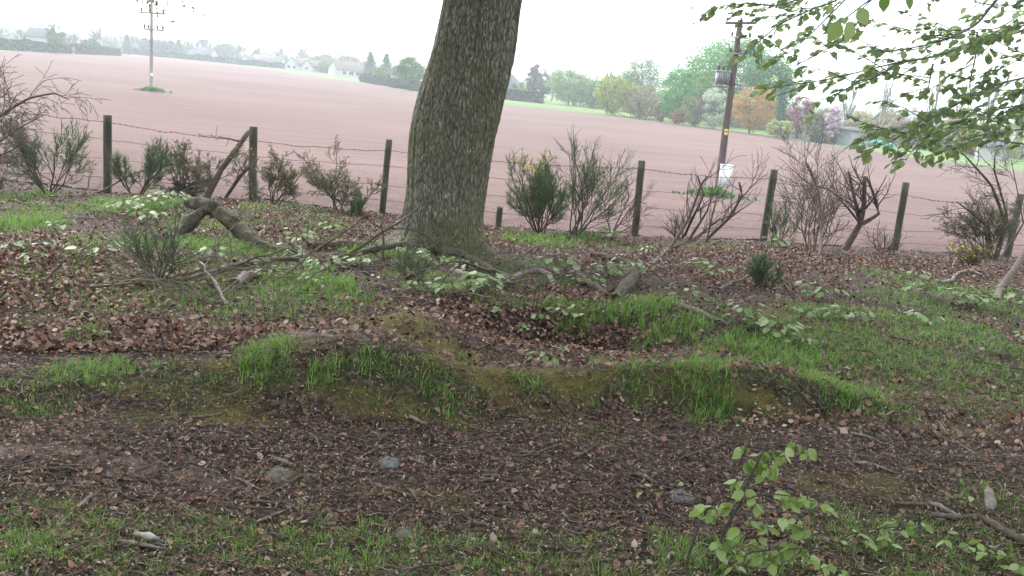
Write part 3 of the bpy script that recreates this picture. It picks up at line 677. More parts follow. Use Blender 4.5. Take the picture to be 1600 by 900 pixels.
strand([.22, .2, .2, 0, .16, .2, .12, .2], 'wire', .0035, False, .02, 'lowest plain wire strand close to the ground')

# ================================================================== bushes, broom and gorse by the fence
stem_m = noisemat('broom_stem', [(.05, .04, .03), (.11, .09, .06)], 18, 3, 0)
broom_m = leafmat('broom_shoot', [(.05, .10, .045), (.08, .14, .06), (.115, .17, .08), (.14, .165, .10)], .15, .6)
gorse_m = leafmat('gorse_spine', [(.08, .10, .05), (.13, .14, .075), (.19, .17, .09), (.15, .12, .08)], .15, .7)
flower_m = leafmat('gorse_flower', [(.62, .42, .02), (.72, .52, .04)], .3, .5)
bare_m = noisemat('bare_twig', [(.045, .030, .026), (.085, .058, .05)], 20, 3, 0)
bare_m2 = noisemat('bare_twig_brown', [(.075, .052, .042), (.14, .10, .085)], 20, 3, 0)
def shrub(name, label, cat, base, H, Wd, n, kind, seed, depth=3, lean=(0, 0), group=None, leafn=6, flowers=None, thick=.012, rmin=.0026, stem=None, nb=(3, 4, 4), up=None):
    rg = random.Random(seed); out, tips = [], []
    t = thing(name, label, cat, base, group)
    up = up if up is not None else {'broom': .10, 'gorse': .05, 'bare': .08}[kind]
    cfg = dict(seg=4, up=up, wob=.14 if kind != 'gorse' else .2, nb=list(nb)[-depth:], ang=32 if kind == 'broom' else 40, lr=.56, rr=.6, t0=.3, rmin=rmin, taper=.6)
    for k in range(n):
        a = rg.random() * 2 * math.pi; e = rg.random() ** .6
        d = Vector((math.cos(a) * e * Wd + lean[0], math.sin(a) * e * Wd * .8 + lean[1], 1))
        grow(np.asarray(base) + np.array([rg.gauss(0, .04), rg.gauss(0, .04), -.05]), d, H * .55 * rg.uniform(.7, 1.15), thick * rg.uniform(.7, 1.2), depth, cfg, out, tips, rg)
    fine = polys(out, 0, 0); mb = MB().tubes(polys(out, 1), 5); n1 = sum(len(q) for q in mb.Q); mb.tubes(fine, 3, False); n2 = sum(len(q) for q in mb.Q)
    o = mb.build('branches', [stem or (bare_m if kind == 'bare' else stem_m), {'broom': broom_m, 'gorse': stem_m, 'bare': stem or bare_m}[kind]], t)
    mi = np.zeros(len(o.data.polygons), np.int32); mi[n1:n2] = 1; o.data.polygons.foreach_set('material_index', mi)
    rr_ = np.random.default_rng(seed)
    if kind in ('broom', 'gorse'):
        P, D = [], []
        for pts, r in fine:
            for _ in range(leafn):
                i = rg.randrange(len(pts) - 1); q = Vector(pts[i]).lerp(Vector(pts[i + 1]), rg.random()); dd = (Vector(pts[i + 1]) - Vector(pts[i])).normalized()
                P.append(tuple(q)); D.append(tuple(dd * (1.2 if kind == 'broom' else .4) + Vector((rg.gauss(0, .5), rg.gauss(0, .5), rg.gauss(0, .5)))))
        P = np.array(P); L = np.array(D); L /= np.linalg.norm(L, axis=1, keepdims=True); a = rr_.normal(size=L.shape); W_ = np.cross(L, a); W_ /= np.linalg.norm(W_, axis=1, keepdims=True)
        mb = MB(); cards(mb, P, rr_.uniform(.04, .11, len(P)) if kind == 'broom' else rr_.uniform(.025, .06, len(P)), rr_, tpl=SPK, tq=SPKQ, frame=(L, W_, np.cross(L, W_)), width=.07 if kind == 'broom' else .16)
        mb.build('foliage', broom_m if kind == 'broom' else gorse_m, t)
    if flowers:
        c, rads, nf = flowers; c = np.asarray(c); P = []
        ft = [np.array(q) for q, _ in tips]; ft = [q for q in ft if np.linalg.norm((q - c) / rads) < 1] or [c]
        for _ in range(nf): P.append(ft[rg.randrange(len(ft))] + np.array([rg.gauss(0, .03) for _ in range(3)]))
        mb = MB(); cards(mb, np.array(P), rr_.uniform(.02, .04, nf), rr_); mb.build('blossom', flower_m, t)
    return t
def gb(px, Y):  # ground point under a picture column at depth Y
    lo = at(px, 300, Y); return onground(lo[0], Y)
def gp(px, py): g = ground(px, py); return onground(g[0], g[1])
shrub('broom_bush', 'feathery dark green broom bush left of the leftmost fence post', 'bush', gb(75, 13.2), 1.1, 1.3, 9, 'broom', 1)
shrub('broom_bush', 'thin upright green broom growing just right of the leftmost fence post', 'bush', gb(212, 13.6), .9, 1.1, 7, 'broom', 2)
shrub('gorse_bush', 'scraggy grey gorse over a dark stump left of the leaning dead limb', 'bush', gb(285, 14.0), .9, 1.0, 8, 'gorse', 3, leafn=9)
shrub('gorse_bush', 'brownish gorse with small yellow flowers around the second fence post', 'bush', gb(425, 14.1), .95, 1.2, 7, 'gorse', 4, leafn=9, flowers=(at(445, 235, 14.1), 1.2, 70))
shrub('gorse_bush', 'open grey green gorse bush between the second and third fence posts', 'bush', gb(532, 14.3), 1.05, 1.2, 7, 'gorse', 5, leafn=9, lean=(-.1, 0))
shrub('gorse_bush', 'small dense dark green gorse at the foot of the third fence post', 'bush', gb(560, 14.0), .42, .7, 7, 'broom', 6, depth=2, leafn=5, nb=(4, 4))
shrub('broom_bush', 'dense green broom with a patch of yellow flowers right of the oak', 'bush', gb(850, 14.4), 1.2, 1.0, 16, 'broom', 7, lean=(-.12, 0), leafn=7, flowers=(at(828, 245, 14.4), .3, 140))
shrub('broom_bush', 'tall half bare broom with grey twigs left of the middle fence post', 'bush', gb(905, 14.2), 1.45, .75, 10, 'broom', 8, lean=(.28, 0), leafn=3)
shrub('broom_bush', 'bare wispy broom with few shoots crossing the middle fence post', 'bush', gb(960, 14.8), .95, 1.1, 4, 'bare', 9, lean=(.2, 0), depth=3)
shrub('bramble_bush', 'low leafy green bramble right of the fifth fence post', 'bush', gb(1228, 14.6), .8, .7, 7, 'broom', 10, depth=2, leafn=5, nb=(4, 4))
shrub('thorn_bush', 'dense bare brown thorn bush between the two posts on the right', 'bush', gb(1285, 13.9), 1.5, .42, 9, 'bare', 12, leafn=0, lean=(-.05, 0), nb=(4, 4, 4), stem=bare_m2)
shrub('gorse_bush', 'tall dark gorse leaning left in front of the rightmost fence post', 'bush', gb(1566, 15.3), 1.2, .6, 9, 'gorse', 13, leafn=10, lean=(-.35, 0))
shrub('gorse_bush', 'low gorse dotted with yellow flowers under the rightmost fence post', 'bush', gb(1540, 13.6), .5, .9, 8, 'gorse', 14, depth=2, leafn=10, flowers=(gb(1540, 13.6) + np.array([0, 0, .3]), 1.5, 90), nb=(4, 4))
shrub('juniper_bush', 'small blue green bush standing on the leaf bank right of centre', 'bush', gp(1186, 452), .42, .55, 7, 'broom', 15, depth=2, leafn=7, nb=(4, 5))
shrub('broom_bush', 'low wispy broom sprawling in the grass on the left', 'bush', gp(245, 440), .62, .8, 7, 'broom', 16, depth=2, leafn=3, nb=(4, 4), rmin=.0022)
shrub('broom_bush', 'low dark broom tangle at the foot of the oak', 'bush', gp(640, 440), .36, .8, 6, 'broom', 17, depth=2, leafn=3, nb=(4, 4), rmin=.0022)
shrub('briar_bush', 'low bare briar at the foot of the post right of the thorn bush', 'bush', gb(1400, 15.2), .55, 1.3, 7, 'bare', 18, depth=2, nb=(4, 4))
shrub('briar_bush', 'thin bare briar beside the middle fence post foot', 'bush', gb(1070, 14.9), .6, 1.0, 6, 'bare', 19, depth=2, nb=(4, 4))
shrub('gorse_bush', 'yellow tinged gorse clump at the left edge of the photo', 'bush', gb(-15, 12.6), .55, .8, 7, 'gorse', 20, depth=2, leafn=9, nb=(4, 4), flowers=(gb(0, 12.6) + np.array([0, 0, .3]), .6, 50))

def limbs(name, label, cat, base, lines, mat, depth=1, seed=1, cfg=None, leaves=None, group=None, part='branches'):
    """thing grown from hand-placed stems: lines = [(points, r0, r1)], then side twigs"""
    rg = random.Random(seed); t = thing(name, label, cat, base, group); out, tips = [], []
    cfg = dict(dict(seg=4, up=.08, wob=.16, nb=3, ang=42, lr=.6, rr=.6, t0=.2, rmin=.003), **(cfg or {}))
    for pts, r0, r1 in lines:
        P = np.array(pts); n = len(P); s = np.linspace(0, n - 1, (n - 1) * 3 + 1); Pi = np.c_[[smooth_interp(s / (n - 1), np.linspace(0, 1, n), P[:, k]) for k in range(3)]].T
        Pi[0] = P[0]; Pi[-1] = P[-1]
        rr = np.linspace(r0, r1, len(Pi)) * np.array([rg.uniform(.9, 1.1) for _ in Pi]); out.append((Pi, rr, 9))
        for k in range(cfg.get('side', 4)):
            i = rg.randrange(len(Pi) // 4, len(Pi) - 1); d = Vector(Pi[i + 1] - Pi[i]).normalized()
            perp = d.cross(Vector((rg.gauss(0, 1), rg.gauss(0, 1), rg.gauss(0, 1)))).normalized(); nd = d * .75 + perp * .65
            grow(Pi[i], nd, cfg.get('sl', .5) * rg.uniform(.5, 1.2), max(.004, rr[i] * .4), depth, cfg, out, tips, rg)
    mb = MB().tubes(polys(out, 9), 8)
    if polys(out, 0, 8): mb.tubes(polys(out, 0, 8), 4, False)
    mb.build(part, mat, t, True)
    return t, tips
Yh = 13.4
limbs('bare_sapling', 'clump of bare leaning stems in front of the white cabinet pole', 'sapling', gp(1015, 415),
      [([gp(1015, 416), at(1045, 390, 12.9), at(1075, 345, 13.2), at(1095, 290, 13.4), at(1105, 275, 13.4)], .035, .012), ([gp(1068, 372), at(1080, 345, 13.8), at(1100, 305, 13.8), at(1090, 275, 13.8)], .026, .012),
       ([gb(1085, 14.3), at(1105, 330, 14.3), at(1118, 290, 14.3)], .022, .008), ([gb(1115, 14.5), at(1122, 300, 14.5)], .014, .006)], bare_m, 1, 31, dict(side=4, sl=.5))
limbs('bare_sapling', 'forked bare sapling bending right beside the fifth fence post', 'sapling', gb(1120, 14.6),
      [([gb(1112, 14.6), at(1140, 340, 14.6), at(1160, 305, 14.6), at(1155, 285, 14.6)], .03, .015), ([at(1160, 308, 14.6), at(1175, 290, 14.6), at(1200, 270, 14.6)], .01, .004), ([gb(1095, 14.6), at(1120, 345, 14.5), at(1150, 333, 14.4)], .018, .006)], bare_m, 1, 32, dict(side=5, sl=.5))
limbs('dead_sapling', 'dark pollarded stump with three cut uprights left of the leaning post', 'sapling', gb(1338, 15.3),
      [([gb(1336, 15.3), at(1344, 350, 15.3), at(1350, 320, 15.3), at(1351, 275, 15.3)], .06, .032), ([at(1346, 345, 15.3), at(1335, 310, 15.2), at(1326, 268, 15.2)], .035, .025), ([at(1347, 350, 15.3), at(1374, 334, 15.3), at(1364, 300, 15.3), at(1354, 276, 15.3)], .04, .018), ([at(1346, 352, 15.3), at(1325, 325, 15.2), at(1300, 298, 15.1), at(1260, 285, 15.0), at(1235, 262, 15.0)], .022, .006)], bare_m, 1, 33, dict(side=6, sl=.45))
limbs('bent_sapling', 'curved brown sapling stem rising from the grass into the thorn bush', 'sapling', gp(1212, 467),
      [([gp(1212, 467), at(1230, 448, 11.6), at(1262, 425, 12.2), at(1282, 395, 12.8), at(1284, 355, 13.2), at(1280, 300, 13.4), at(1262, 255, 13.5)], .038, .012)], bare_m2, 2, 34, dict(side=8, sl=.5, nb=[3, 3], up=.08))
limbs('bent_sapling', 'smooth grey brown stem curving up at the right edge of the photo', 'sapling', gp(1556, 470),
      [([gp(1556, 470), at(1562, 450, 11.2), at(1582, 425, 11.5), at(1598, 400, 11.8), at(1612, 370, 12.0), at(1640, 300, 12.4)], .045, .03)], bare_m2, 1, 35, dict(side=1, sl=.5))
limbs('bare_tree', 'dark bare many stemmed bush with long arching stem before the rightmost post', 'bush', gb(1576, 15.6),
      [([gb(1576, 15.6), at(1572, 350, 15.5), at(1550, 290, 15.4), at(1525, 262, 15.4), at(1500, 235, 15.3)], .035, .010), ([gb(1572, 15.6), at(1545, 355, 15.4), at(1515, 330, 15.3), at(1495, 315, 15.3)], .03, .010), ([gb(1580, 15.6), at(1575, 340, 15.5), at(1553, 265, 15.4), at(1555, 240, 15.4)], .026, .008), ([gb(1570, 15.6), at(1540, 365, 15.4), at(1505, 345, 15.3)], .022, .006), ([gb(1585, 15.8), at(1600, 350, 15.8), at(1580, 250, 15.8)], .02, .006)], bare_m, 2, 36, dict(side=6, sl=.42, nb=[3, 3], up=.03))
limbs('bare_bush', 'arching bare grey bush reaching in from the left edge of the photo', 'bush', gb(-70, 12.4),
      [([gb(-70, 12.4), at(-40, 240, 12.4), at(0, 180, 12.3), at(45, 153, 12.3), at(85, 145, 12.3), at(108, 156, 12.3)], .03, .006), ([gb(-80, 12.6), at(-50, 230, 12.6), at(-15, 160, 12.6), at(15, 145, 12.6)], .025, .006), ([gb(-60, 12.3), at(-20, 235, 12.3), at(30, 200, 12.3), at(68, 180, 12.3)], .02, .005), ([gb(-60, 12.3), at(-20, 250, 12.3), at(20, 235, 12.3), at(40, 215, 12.3)], .02, .005)], bare_m2, 2, 37, dict(side=11, sl=.38, nb=[3, 3], up=-.06))
limbs('dead_limb', 'thick dark dead limb propped against the second fence post', 'branch', gb(322, 13.9),
      [([gb(322, 13.8), at(345, 265, 14.0), at(368, 235, 14.2), at(389, 205, 14.45)], .05, .04), ([at(378, 222, 14.3), at(362, 218, 14.2), at(340, 213, 14.2)], .015, .006), ([gb(350, 14.2), at(375, 275, 14.2), at(393, 258, 14.3)], .03, .03)], bark_dark, 1, 38, dict(side=2, sl=.3))
limbs('sloping_branch', 'long thin mossy branch sloping up to the leftmost fence post', 'branch', gp(58, 346),
      [([gp(58, 346), at(105, 320, 12.4), at(160, 298, 13.2), at(210, 270, 13.8), at(240, 262, 14.0)], .024, .006)], noisemat('mossy_twig', [(.05, .045, .025), (.10, .10, .05)], 12, 4, .2), 1, 39, dict(side=5, sl=.5))
# dark upturned root plate under the gorse
mb = MB()
rp_ = gb(283, 13.9)
for k in range(26):
    a = rg.uniform(0, math.pi); L = rg.uniform(.15, .36); mb.tubes([([rp_ + np.array([rg.gauss(0, .05), rg.gauss(0, .05), .02]), rp_ + np.array([math.cos(a) * L * .6, rg.gauss(0, .08), math.sin(a) * L * .8]), rp_ + np.array([math.cos(a) * L, rg.gauss(0, .12), math.sin(a) * L])], [.05, .035, .01])], 6)
o = mb.build('root_stump', bark_dark, None, True, origin=rp_); props(o, 'dark upturned root stump under the gorse left of the dead limb', 'stump')
# ================================================================== fallen wood
moss_wood = noisemat('mossy_dead_wood', [(.014, .011, .008), (.04, .031, .022), (.065, .058, .028), (.12, .098, .074)], 20, 9, .9, .9, (1, 1, 1), .02)
def stick(name, label, pts, r, mat=None, cat='branch', forks=0, seed=1, jit=.06, group=None, knob=.12, sides=8):
    """fallen branch: pts = ground points or free points, r = (r0, r1) or list of radii"""
    mat = mat or bark_dark; rg = random.Random(seed); P = np.array(pts, float); n = len(P)
    m_ = max(7, (n - 1) * 4 + 1); t = np.linspace(0, 1, m_); tk = np.linspace(0, 1, n)
    Pi = np.c_[[smooth_interp(t, tk, P[:, k]) for k in range(3)]].T; Pi[0], Pi[-1] = P[0], P[-1]
    L = np.linalg.norm(P[-1] - P[0]); big_ = max(r) > .04
    Pi[1:-1] += np.array([[rg.gauss(0, jit * L / m_), rg.gauss(0, jit * L / m_), rg.gauss(0, jit * L / m_ * .4)] for _ in range(m_ - 2)])
    rr = np.interp(t, np.linspace(0, 1, len(r)), r) * np.array([1 + rg.gauss(0, knob) for _ in t])
    o_ = Pi[0].copy(); mb = MB()
    if big_:   # thick wood: finer rings, furrowed and split surface
        t2_ = np.linspace(0, 1, 60); Pi2 = np.c_[[np.interp(t2_, t, Pi[:, k]) for k in range(3)]].T; r2_ = np.interp(t2_, t, rr); mb.tubes([(Pi2, r2_)], 22)
        Vb = mb.V[0]; C2 = np.repeat(Pi2, 22, 0); dv = Vb - C2; a_ = np.tile(np.arange(22), 60) * .9; l_ = np.repeat(t2_, 22) * L * 7
        mb.V[0] = C2 + dv * (1 + .34 * (vnoise(a_ + seed * 3, l_ * .5 + seed) - .5) + .22 * (vnoise(a_ * 2.3 + 9, l_ * 1.7) - .5) * 1.4)[:, None]
    else: mb.tubes([(Pi, rr)], sides)
    for k in range(forks):
        i = rg.randrange(m_ // 4, m_ - 1); d = Vector(Pi[i + 1] - Pi[i - 1]).normalized(); s = d.cross(Vector((0, 0, 1))) * rg.choice((-1, 1)); nd = d * .7 + s * .6 + Vector((0, 0, rg.uniform(0, .3)))
        out, tips = [], []; grow(Pi[i], nd, L * rg.uniform(.15, .35), rr[i] * .5, 1, dict(seg=4, up=-.03, wob=.15, nb=2, ang=35, rmin=.0016), out, tips, rg); mb.tubes(polys(out), 5)
    o = mb.build(name, mat, None, True, origin=o_)
    return props(o, label, cat, group)
def gl(px, py, lift=0.0):
    g = ground(px, py); g[2] = float(floorz(g[0], g[1])) + lift; return g
def gline(pts, lift): return [gl(a, b_, lift) for a, b_ in pts]
Yl = float(gp(418, 392)[1])
stick('fallen_limb', 'thick broken dead log sloping down to the right left of the oak', [at(292, 316, Yl + .75), at(312, 318, Yl + .65), at(336, 326, Yl + .5), at(358, 343, Yl + .35), at(382, 364, Yl + .2), at(403, 382, Yl + .05), gp(424, 394)], [.045, .085, .088, .08, .075, .07, .045], moss_wood, 'log', 0, 2, .1, sides=14)
stick('fallen_branch', 'dark mossy stub propping up the broken dead log', [gp(262, 372), at(282, 357, Yl + .35), at(302, 342, Yl + .45), at(322, 326, Yl + .55)], [.05, .07, .075, .05], bark_dark, 'branch', 0, 3)
stick('fallen_branch', 'long thin dark branch curving along the grass below the broken dead log', gline([(140, 458), (190, 453), (240, 447), (290, 444), (325, 435), (352, 426), (380, 421), (420, 418)], .04), [.008, .012, .018, .024, .024], bark_dark, 'branch', 5, 4)
stick('fallen_branch', 'long grey green branch lying across the grass to the oak foot', [gl(395, 421, .03), gl(430, 414, .06), gl(470, 417, .06), gl(505, 419, .05), gl(545, 413, .08), gl(585, 408, .12), gl(632, 398, .12)], [.018, .024, .03, .032, .04], moss_wood, 'branch', 4, 5)
stick('fallen_branch', 'dark forked branch in front of the broken log end', gline([(405, 391), (440, 394), (458, 404), (485, 412)], .04), [.02, .02, .016, .01], bark_dark, 'branch', 3, 6)
stick('fallen_log', 'straight yellow mossy log lying left of the oak foot', gline([(484, 391), (520, 389), (555, 387), (585, 384)], .03), [.045, .05, .045, .03], moss_wood, 'log', 0, 7)
stick('fallen_branch', 'grey branch running down to the right from the oak foot', [gl(682, 404, .1), gl(715, 413, .12), gl(745, 425, .1), gl(775, 437, .06), gl(800, 448, .04)], [.05, .045, .035, .03], moss_wood, 'branch', 3, 8)
stick('fallen_branch', 'brown barkless branch crossing below the oak foot', gline([(705, 430), (735, 437), (770, 445), (805, 450)], .04), [.03, .03, .025, .02], bark_pale, 'branch', 2, 9)
stick('fallen_branch', 'brown arched branch lying on the grass right of the oak', [gl(790, 446, .03), gl(815, 439, .08), gl(838, 437, .1), gl(857, 442, .08), gl(866, 456, .02)], [.026, .03, .028, .022], bark_pale, 'branch', 1, 10)
stick('fallen_branch', 'dark curved branch between the arched branch and the birch log', [gl(885, 430, .05), gl(903, 441, .06), gl(925, 456, .06), gl(952, 467, .03)], [.035, .04, .035, .02], bark_dark, 'branch', 2, 11)
stick('fallen_log', 'short dark bark covered log standing tilted in the seedlings', [gl(962, 472, .03), gl(972, 462, .06), gl(985, 448, .08), gl(992, 438, .08)], [.045, .05, .05, .045], moss_wood, 'log', 0, 12, .03, sides=14)
stick('fallen_log', 'dark rotten log on the leaves behind the birch log', gline([(925, 402), (950, 407), (975, 413), (1000, 420)], .03), [.04, .05, .045, .03], bark_dark, 'log', 1, 13)
stick('fallen_branch', 'long pale blue grey stick lying in the grass right of centre', gline([(1025, 467), (1055, 479), (1085, 488), (1110, 498), (1138, 511)], .02), [.018, .022, .022, .015], bark_pale, 'branch', 2, 14)
stick('fallen_branch', 'thin dark stick at the foot of the small blue green bush', gline([(1122, 459), (1145, 450), (1168, 437)], .05), [.018, .016, .012], bark_dark, 'branch', 0, 15)
stick('fallen_branch', 'white bleached forked stick on the leaves under the yellow gorse', gline([(1468, 448), (1486, 444), (1494, 433), (1512, 427), (1535, 436)], .05), [.02, .022, .02, .012], bark_pale, 'branch', 2, 16)
stick('fallen_branch', 'pale broken stick leaning over the grass left of the trodden earth', [gl(356, 480, .02), gl(335, 460, .1), gl(312, 437, .14)], [.014, .012, .008], bark_pale, 'branch', 1, 17)
stick('fallen_branch', 'short grey stub of wood beside the leaning broken stick', gline([(366, 452), (382, 441), (402, 432)], .04), [.04, .04, .03], bark_pale, 'branch', 0, 18)
stick('upright_twig', 'dark dead twig standing upright in the leaves near the left edge', [gl(82, 468), gl(82, 468) + np.array([-.05, 0, .12]), gl(82, 468) + np.array([.10, .02, .30])], [.012, .01, .006], bark_dark, 'twig', 0, 19)
stick('upright_twig', 'dark dead twig standing upright left of the oak foot', [gl(599, 411), gl(599, 411) + np.array([-.01, 0, .2]), gl(599, 411) + np.array([-.05, 0, .42])], [.014, .012, .005], bark_dark, 'twig', 1, 20)
stick('fallen_branch', 'thick dark mossy branch in the bottom right corner', gline([(1452, 811), (1490, 813), (1530, 812), (1552, 826), (1575, 842), (1615, 858)], .015), [.010, .014, .016, .017, .018], bark_dark, 'branch', 1, 21)
stick('fallen_branch', 'pale smooth stick touching the dark branch in the bottom right corner', gline([(1450, 792), (1468, 795), (1482, 803), (1497, 809)], .012), [.009, .011, .010, .008], bark_pale, 'branch', 0, 22)
stick('fallen_branch', 'grey straight stick left of the pale smooth stick at bottom right', gline([(1398, 790), (1425, 793), (1458, 793)], .012), [.007, .008, .006], bark_dark, 'branch', 1, 23)
stick('wood_chunk', 'upright pale split chunk of wood near the bottom right corner', [gl(1546, 803, .012), gl(1543, 785, .03), gl(1541, 771, .03)], [.008, .022, .024, .017, .006], bark_pale, 'wood', 0, 24, knob=.25, sides=7)
stick('birch_stick', 'thin white birch stick at the bottom left', gline([(183, 851), (222, 857), (262, 865)], .012), [.004, .007, .008, .005, .003], bark_pale, 'stick', 1, 25)
birch = noisemat('birch_bark', [(.06, .05, .045), (.18, .165, .15), (.33, .31, .285)], 22, 3, .2, .6, (1, 1, 1), .003)
stick('birch_log', 'thick white birch piece lying on the thin birch stick at the bottom left', gline([(209, 847), (228, 851), (248, 857)], .03), [.004, .010, .011, .010, .005], birch, 'stick', 0, 26, .05, knob=.14, sides=12)
TW = [((295, 653), (347, 648), .006, 'thin pale twig at the foot of the bank left of the mossy patch', 1), ((408, 669), (443, 666), .006, 'short twig on the path edge below the tall dark grass', 1), ((368, 688), (417, 690), .005, 'level dark twig on the upper path left of centre', 0),
      ((473, 657), (517, 692), .005, 'thin slanting twig on the upper path below the dark grass tuft', 0), ((17, 735), (133, 736), .008, 'long level dark stick on the path at the left edge', 0), ((77, 727), (130, 729), .006, 'curved dark stick just above the long level stick at left', 0),
      ((267, 738), (303, 738), .005, 'short level twig midway between the left edge and the flat stone', 0), ((428, 719), (462, 732), .009, 'thick brown stick above the flat mossy stone', 1), ((468, 727), (498, 741), .006, 'dark stick right above the flat mossy stone', 0),
      ((370, 750), (410, 768), .006, 'pale forked stick left of the flat mossy stone', 1), ((473, 746), (393, 784), .007, 'long dark stick slanting below the flat mossy stone', 0), ((121, 799), (151, 777), .008, 'pale grey stick slanting up at the lower left', 1),
      ((173, 790), (232, 787), .007, 'dark level stick right of the pale slanting stick at lower left', 0), ((0, 795), (30, 791), .009, 'dark thick stick cut by the lower left edge', 0), ((237, 588), (246, 571), .008, 'pale stick standing out of the grass tufts at left', 1),
      ((639, 656), (667, 668), .011, 'thick brown stick at the foot of the bank in the middle', 1), ((557, 723), (581, 708), .006, 'pale slanting twig left of the round grey stone', 1), ((677, 741), (681, 719), .007, 'pale bent twig right of the round grey stone', 1),
      ((752, 748), (782, 749), .009, 'dark level stick below centre of the path', 0), ((811, 706), (868, 701), .005, 'long thin twig in the middle of the path', 1), ((901, 714), (922, 702), .006, 'short bright slanting twig right of the path middle', 1),
      ((990, 744), (1022, 759), .011, 'thick dark stick on the path left of the leafy sapling', 0), ((575, 759), (652, 779), .008, 'long dark stick sloping below the round grey stone', 0), ((732, 712), (782, 722), .005, 'thin brown twig right of the bent pale twig', 0),
      ((1007, 676), (1027, 688), .006, 'short pale stick on the path right of centre', 1), ((1328, 677), (1378, 696), .007, 'brown stick on the path right of the sapling top', 1), ((1332, 724), (1400, 744), .008, 'long pale stick on the path right of the sapling', 1),
      ((1459, 659), (1534, 721), .006, 'long thin pale branch at the right end of the path', 1), ((1418, 716), (1470, 733), .006, 'dark twig crossing right of the long pale stick', 0), ((396, 820), (446, 800), .007, 'lichen grey stick in the lower grass left of centre', 1), ((836, 853), (880, 856), .006, 'dark twig in the grass at the bottom middle', 0)]
for i, (a, c, r, lab, pale) in enumerate(TW):
    mid = ((a[0] + c[0]) / 2, (a[1] + c[1]) / 2 + random.uniform(-4, 4))
    stick('fallen_twig', lab, gline([a, mid, c], r), [r, r * .9, r * .6], bark_pale if pale else bark_dark, 'twig', 1 if i % 3 == 0 else 0, 40 + i, .12, 'twigs lying on the path', sides=6)

# tangle of thin dead brushwood round the foot of the oak
rg = random.Random(90); out, tips = [], []
for (x0, x1, y0, y1, n) in ((560, 790, 405, 470, 46), (790, 1010, 425, 470, 30), (240, 430, 400, 485, 44), (1010, 1230, 395, 475, 14), (1380, 1600, 400, 470, 22), (130, 300, 300, 345, 14)):
    for k in range(n):
        p = gl(rg.uniform(x0, x1), rg.uniform(y0, y1), .01); a = rg.choice((0, math.pi)) + rg.gauss(0, .5)
        grow(p, (math.cos(a), math.sin(a) * .5, rg.uniform(.05, .5)), rg.uniform(.25, .7), rg.uniform(.003, .007), 1, dict(seg=5, up=-.05, wob=.16, nb=3, ang=35, lr=.5, rmin=.0018), out, tips, rg)
props(MB().tubes(polys(out), 4).build('brushwood', noisemat('brushwood_bark', [(.05, .04, .032), (.12, .095, .078), (.2, .17, .145)], 9, 4, 0)), 'tangle of thin dead brushwood round the foot of the oak', 'brushwood', kind='stuff')

# stones
stone_m = noisemat('stone', [(.05, .052, .055), (.10, .105, .108), (.17, .175, .178)], 16, 8, .5, .85, (1, 1, 1), .01)
stone_d = noisemat('mossy_stone', [(.035, .035, .03), (.08, .08, .068), (.10, .09, .035)], 14, 8, .5, .9, (1, 1, 1), .01)
for px, py, rx, ry, rz, mat, lab, sd_ in [(610, 724, 20, .05, .035, stone_m, 'rounded pale grey stone half buried in the path', 1), (432, 745, 24, .07, .025, stone_d, 'flat mossy grey stone at the left side of the path', 2), (636, 831, 19, .04, .022, stone_d, 'dark flat stone in the grass at the bottom middle', 3),
                                      (1064, 773, 19, .05, .025, stone_m, 'grey stone beside the leafy sapling', 4), (655, 718, 9, .025, .012, stone_m, 'small grey stone touching the rounded pale stone', 5), (203, 688, 9, .02, .012, stone_m, 'little flat pale stone on the left part of the path', 6), (634, 889, 12, .03, .016, stone_d, 'dark pebble at the bottom edge of the photo', 7)]:
    c = gl(px, py); a = rx / FPX * np.linalg.norm(c - EYE); rs = random.Random(sd_)
    pr = [(.0, -.5), (.7, -.4), (1.02, 0), (.95, .35), (.75, .7), (.45, .92), (.15, 1.0), (0, 1.0)]
    mb = MB(); mb.lathe((0, 0, 0), pr, 22); V = mb.V[0]
    V = V * (1 + .30 * np.array([mnoise.noise(Vector(v) * 1.3 + Vector((sd_ * 7, 0, 0))) for v in V]))[:, None] * np.array([a, ry * 1.4, rz]) + c - np.array([0, 0, rz * .42])
    props(mk('stone', V, np.concatenate(mb.Q), mat, None, True, origin=c), lab, 'stone', 'stones on the path')

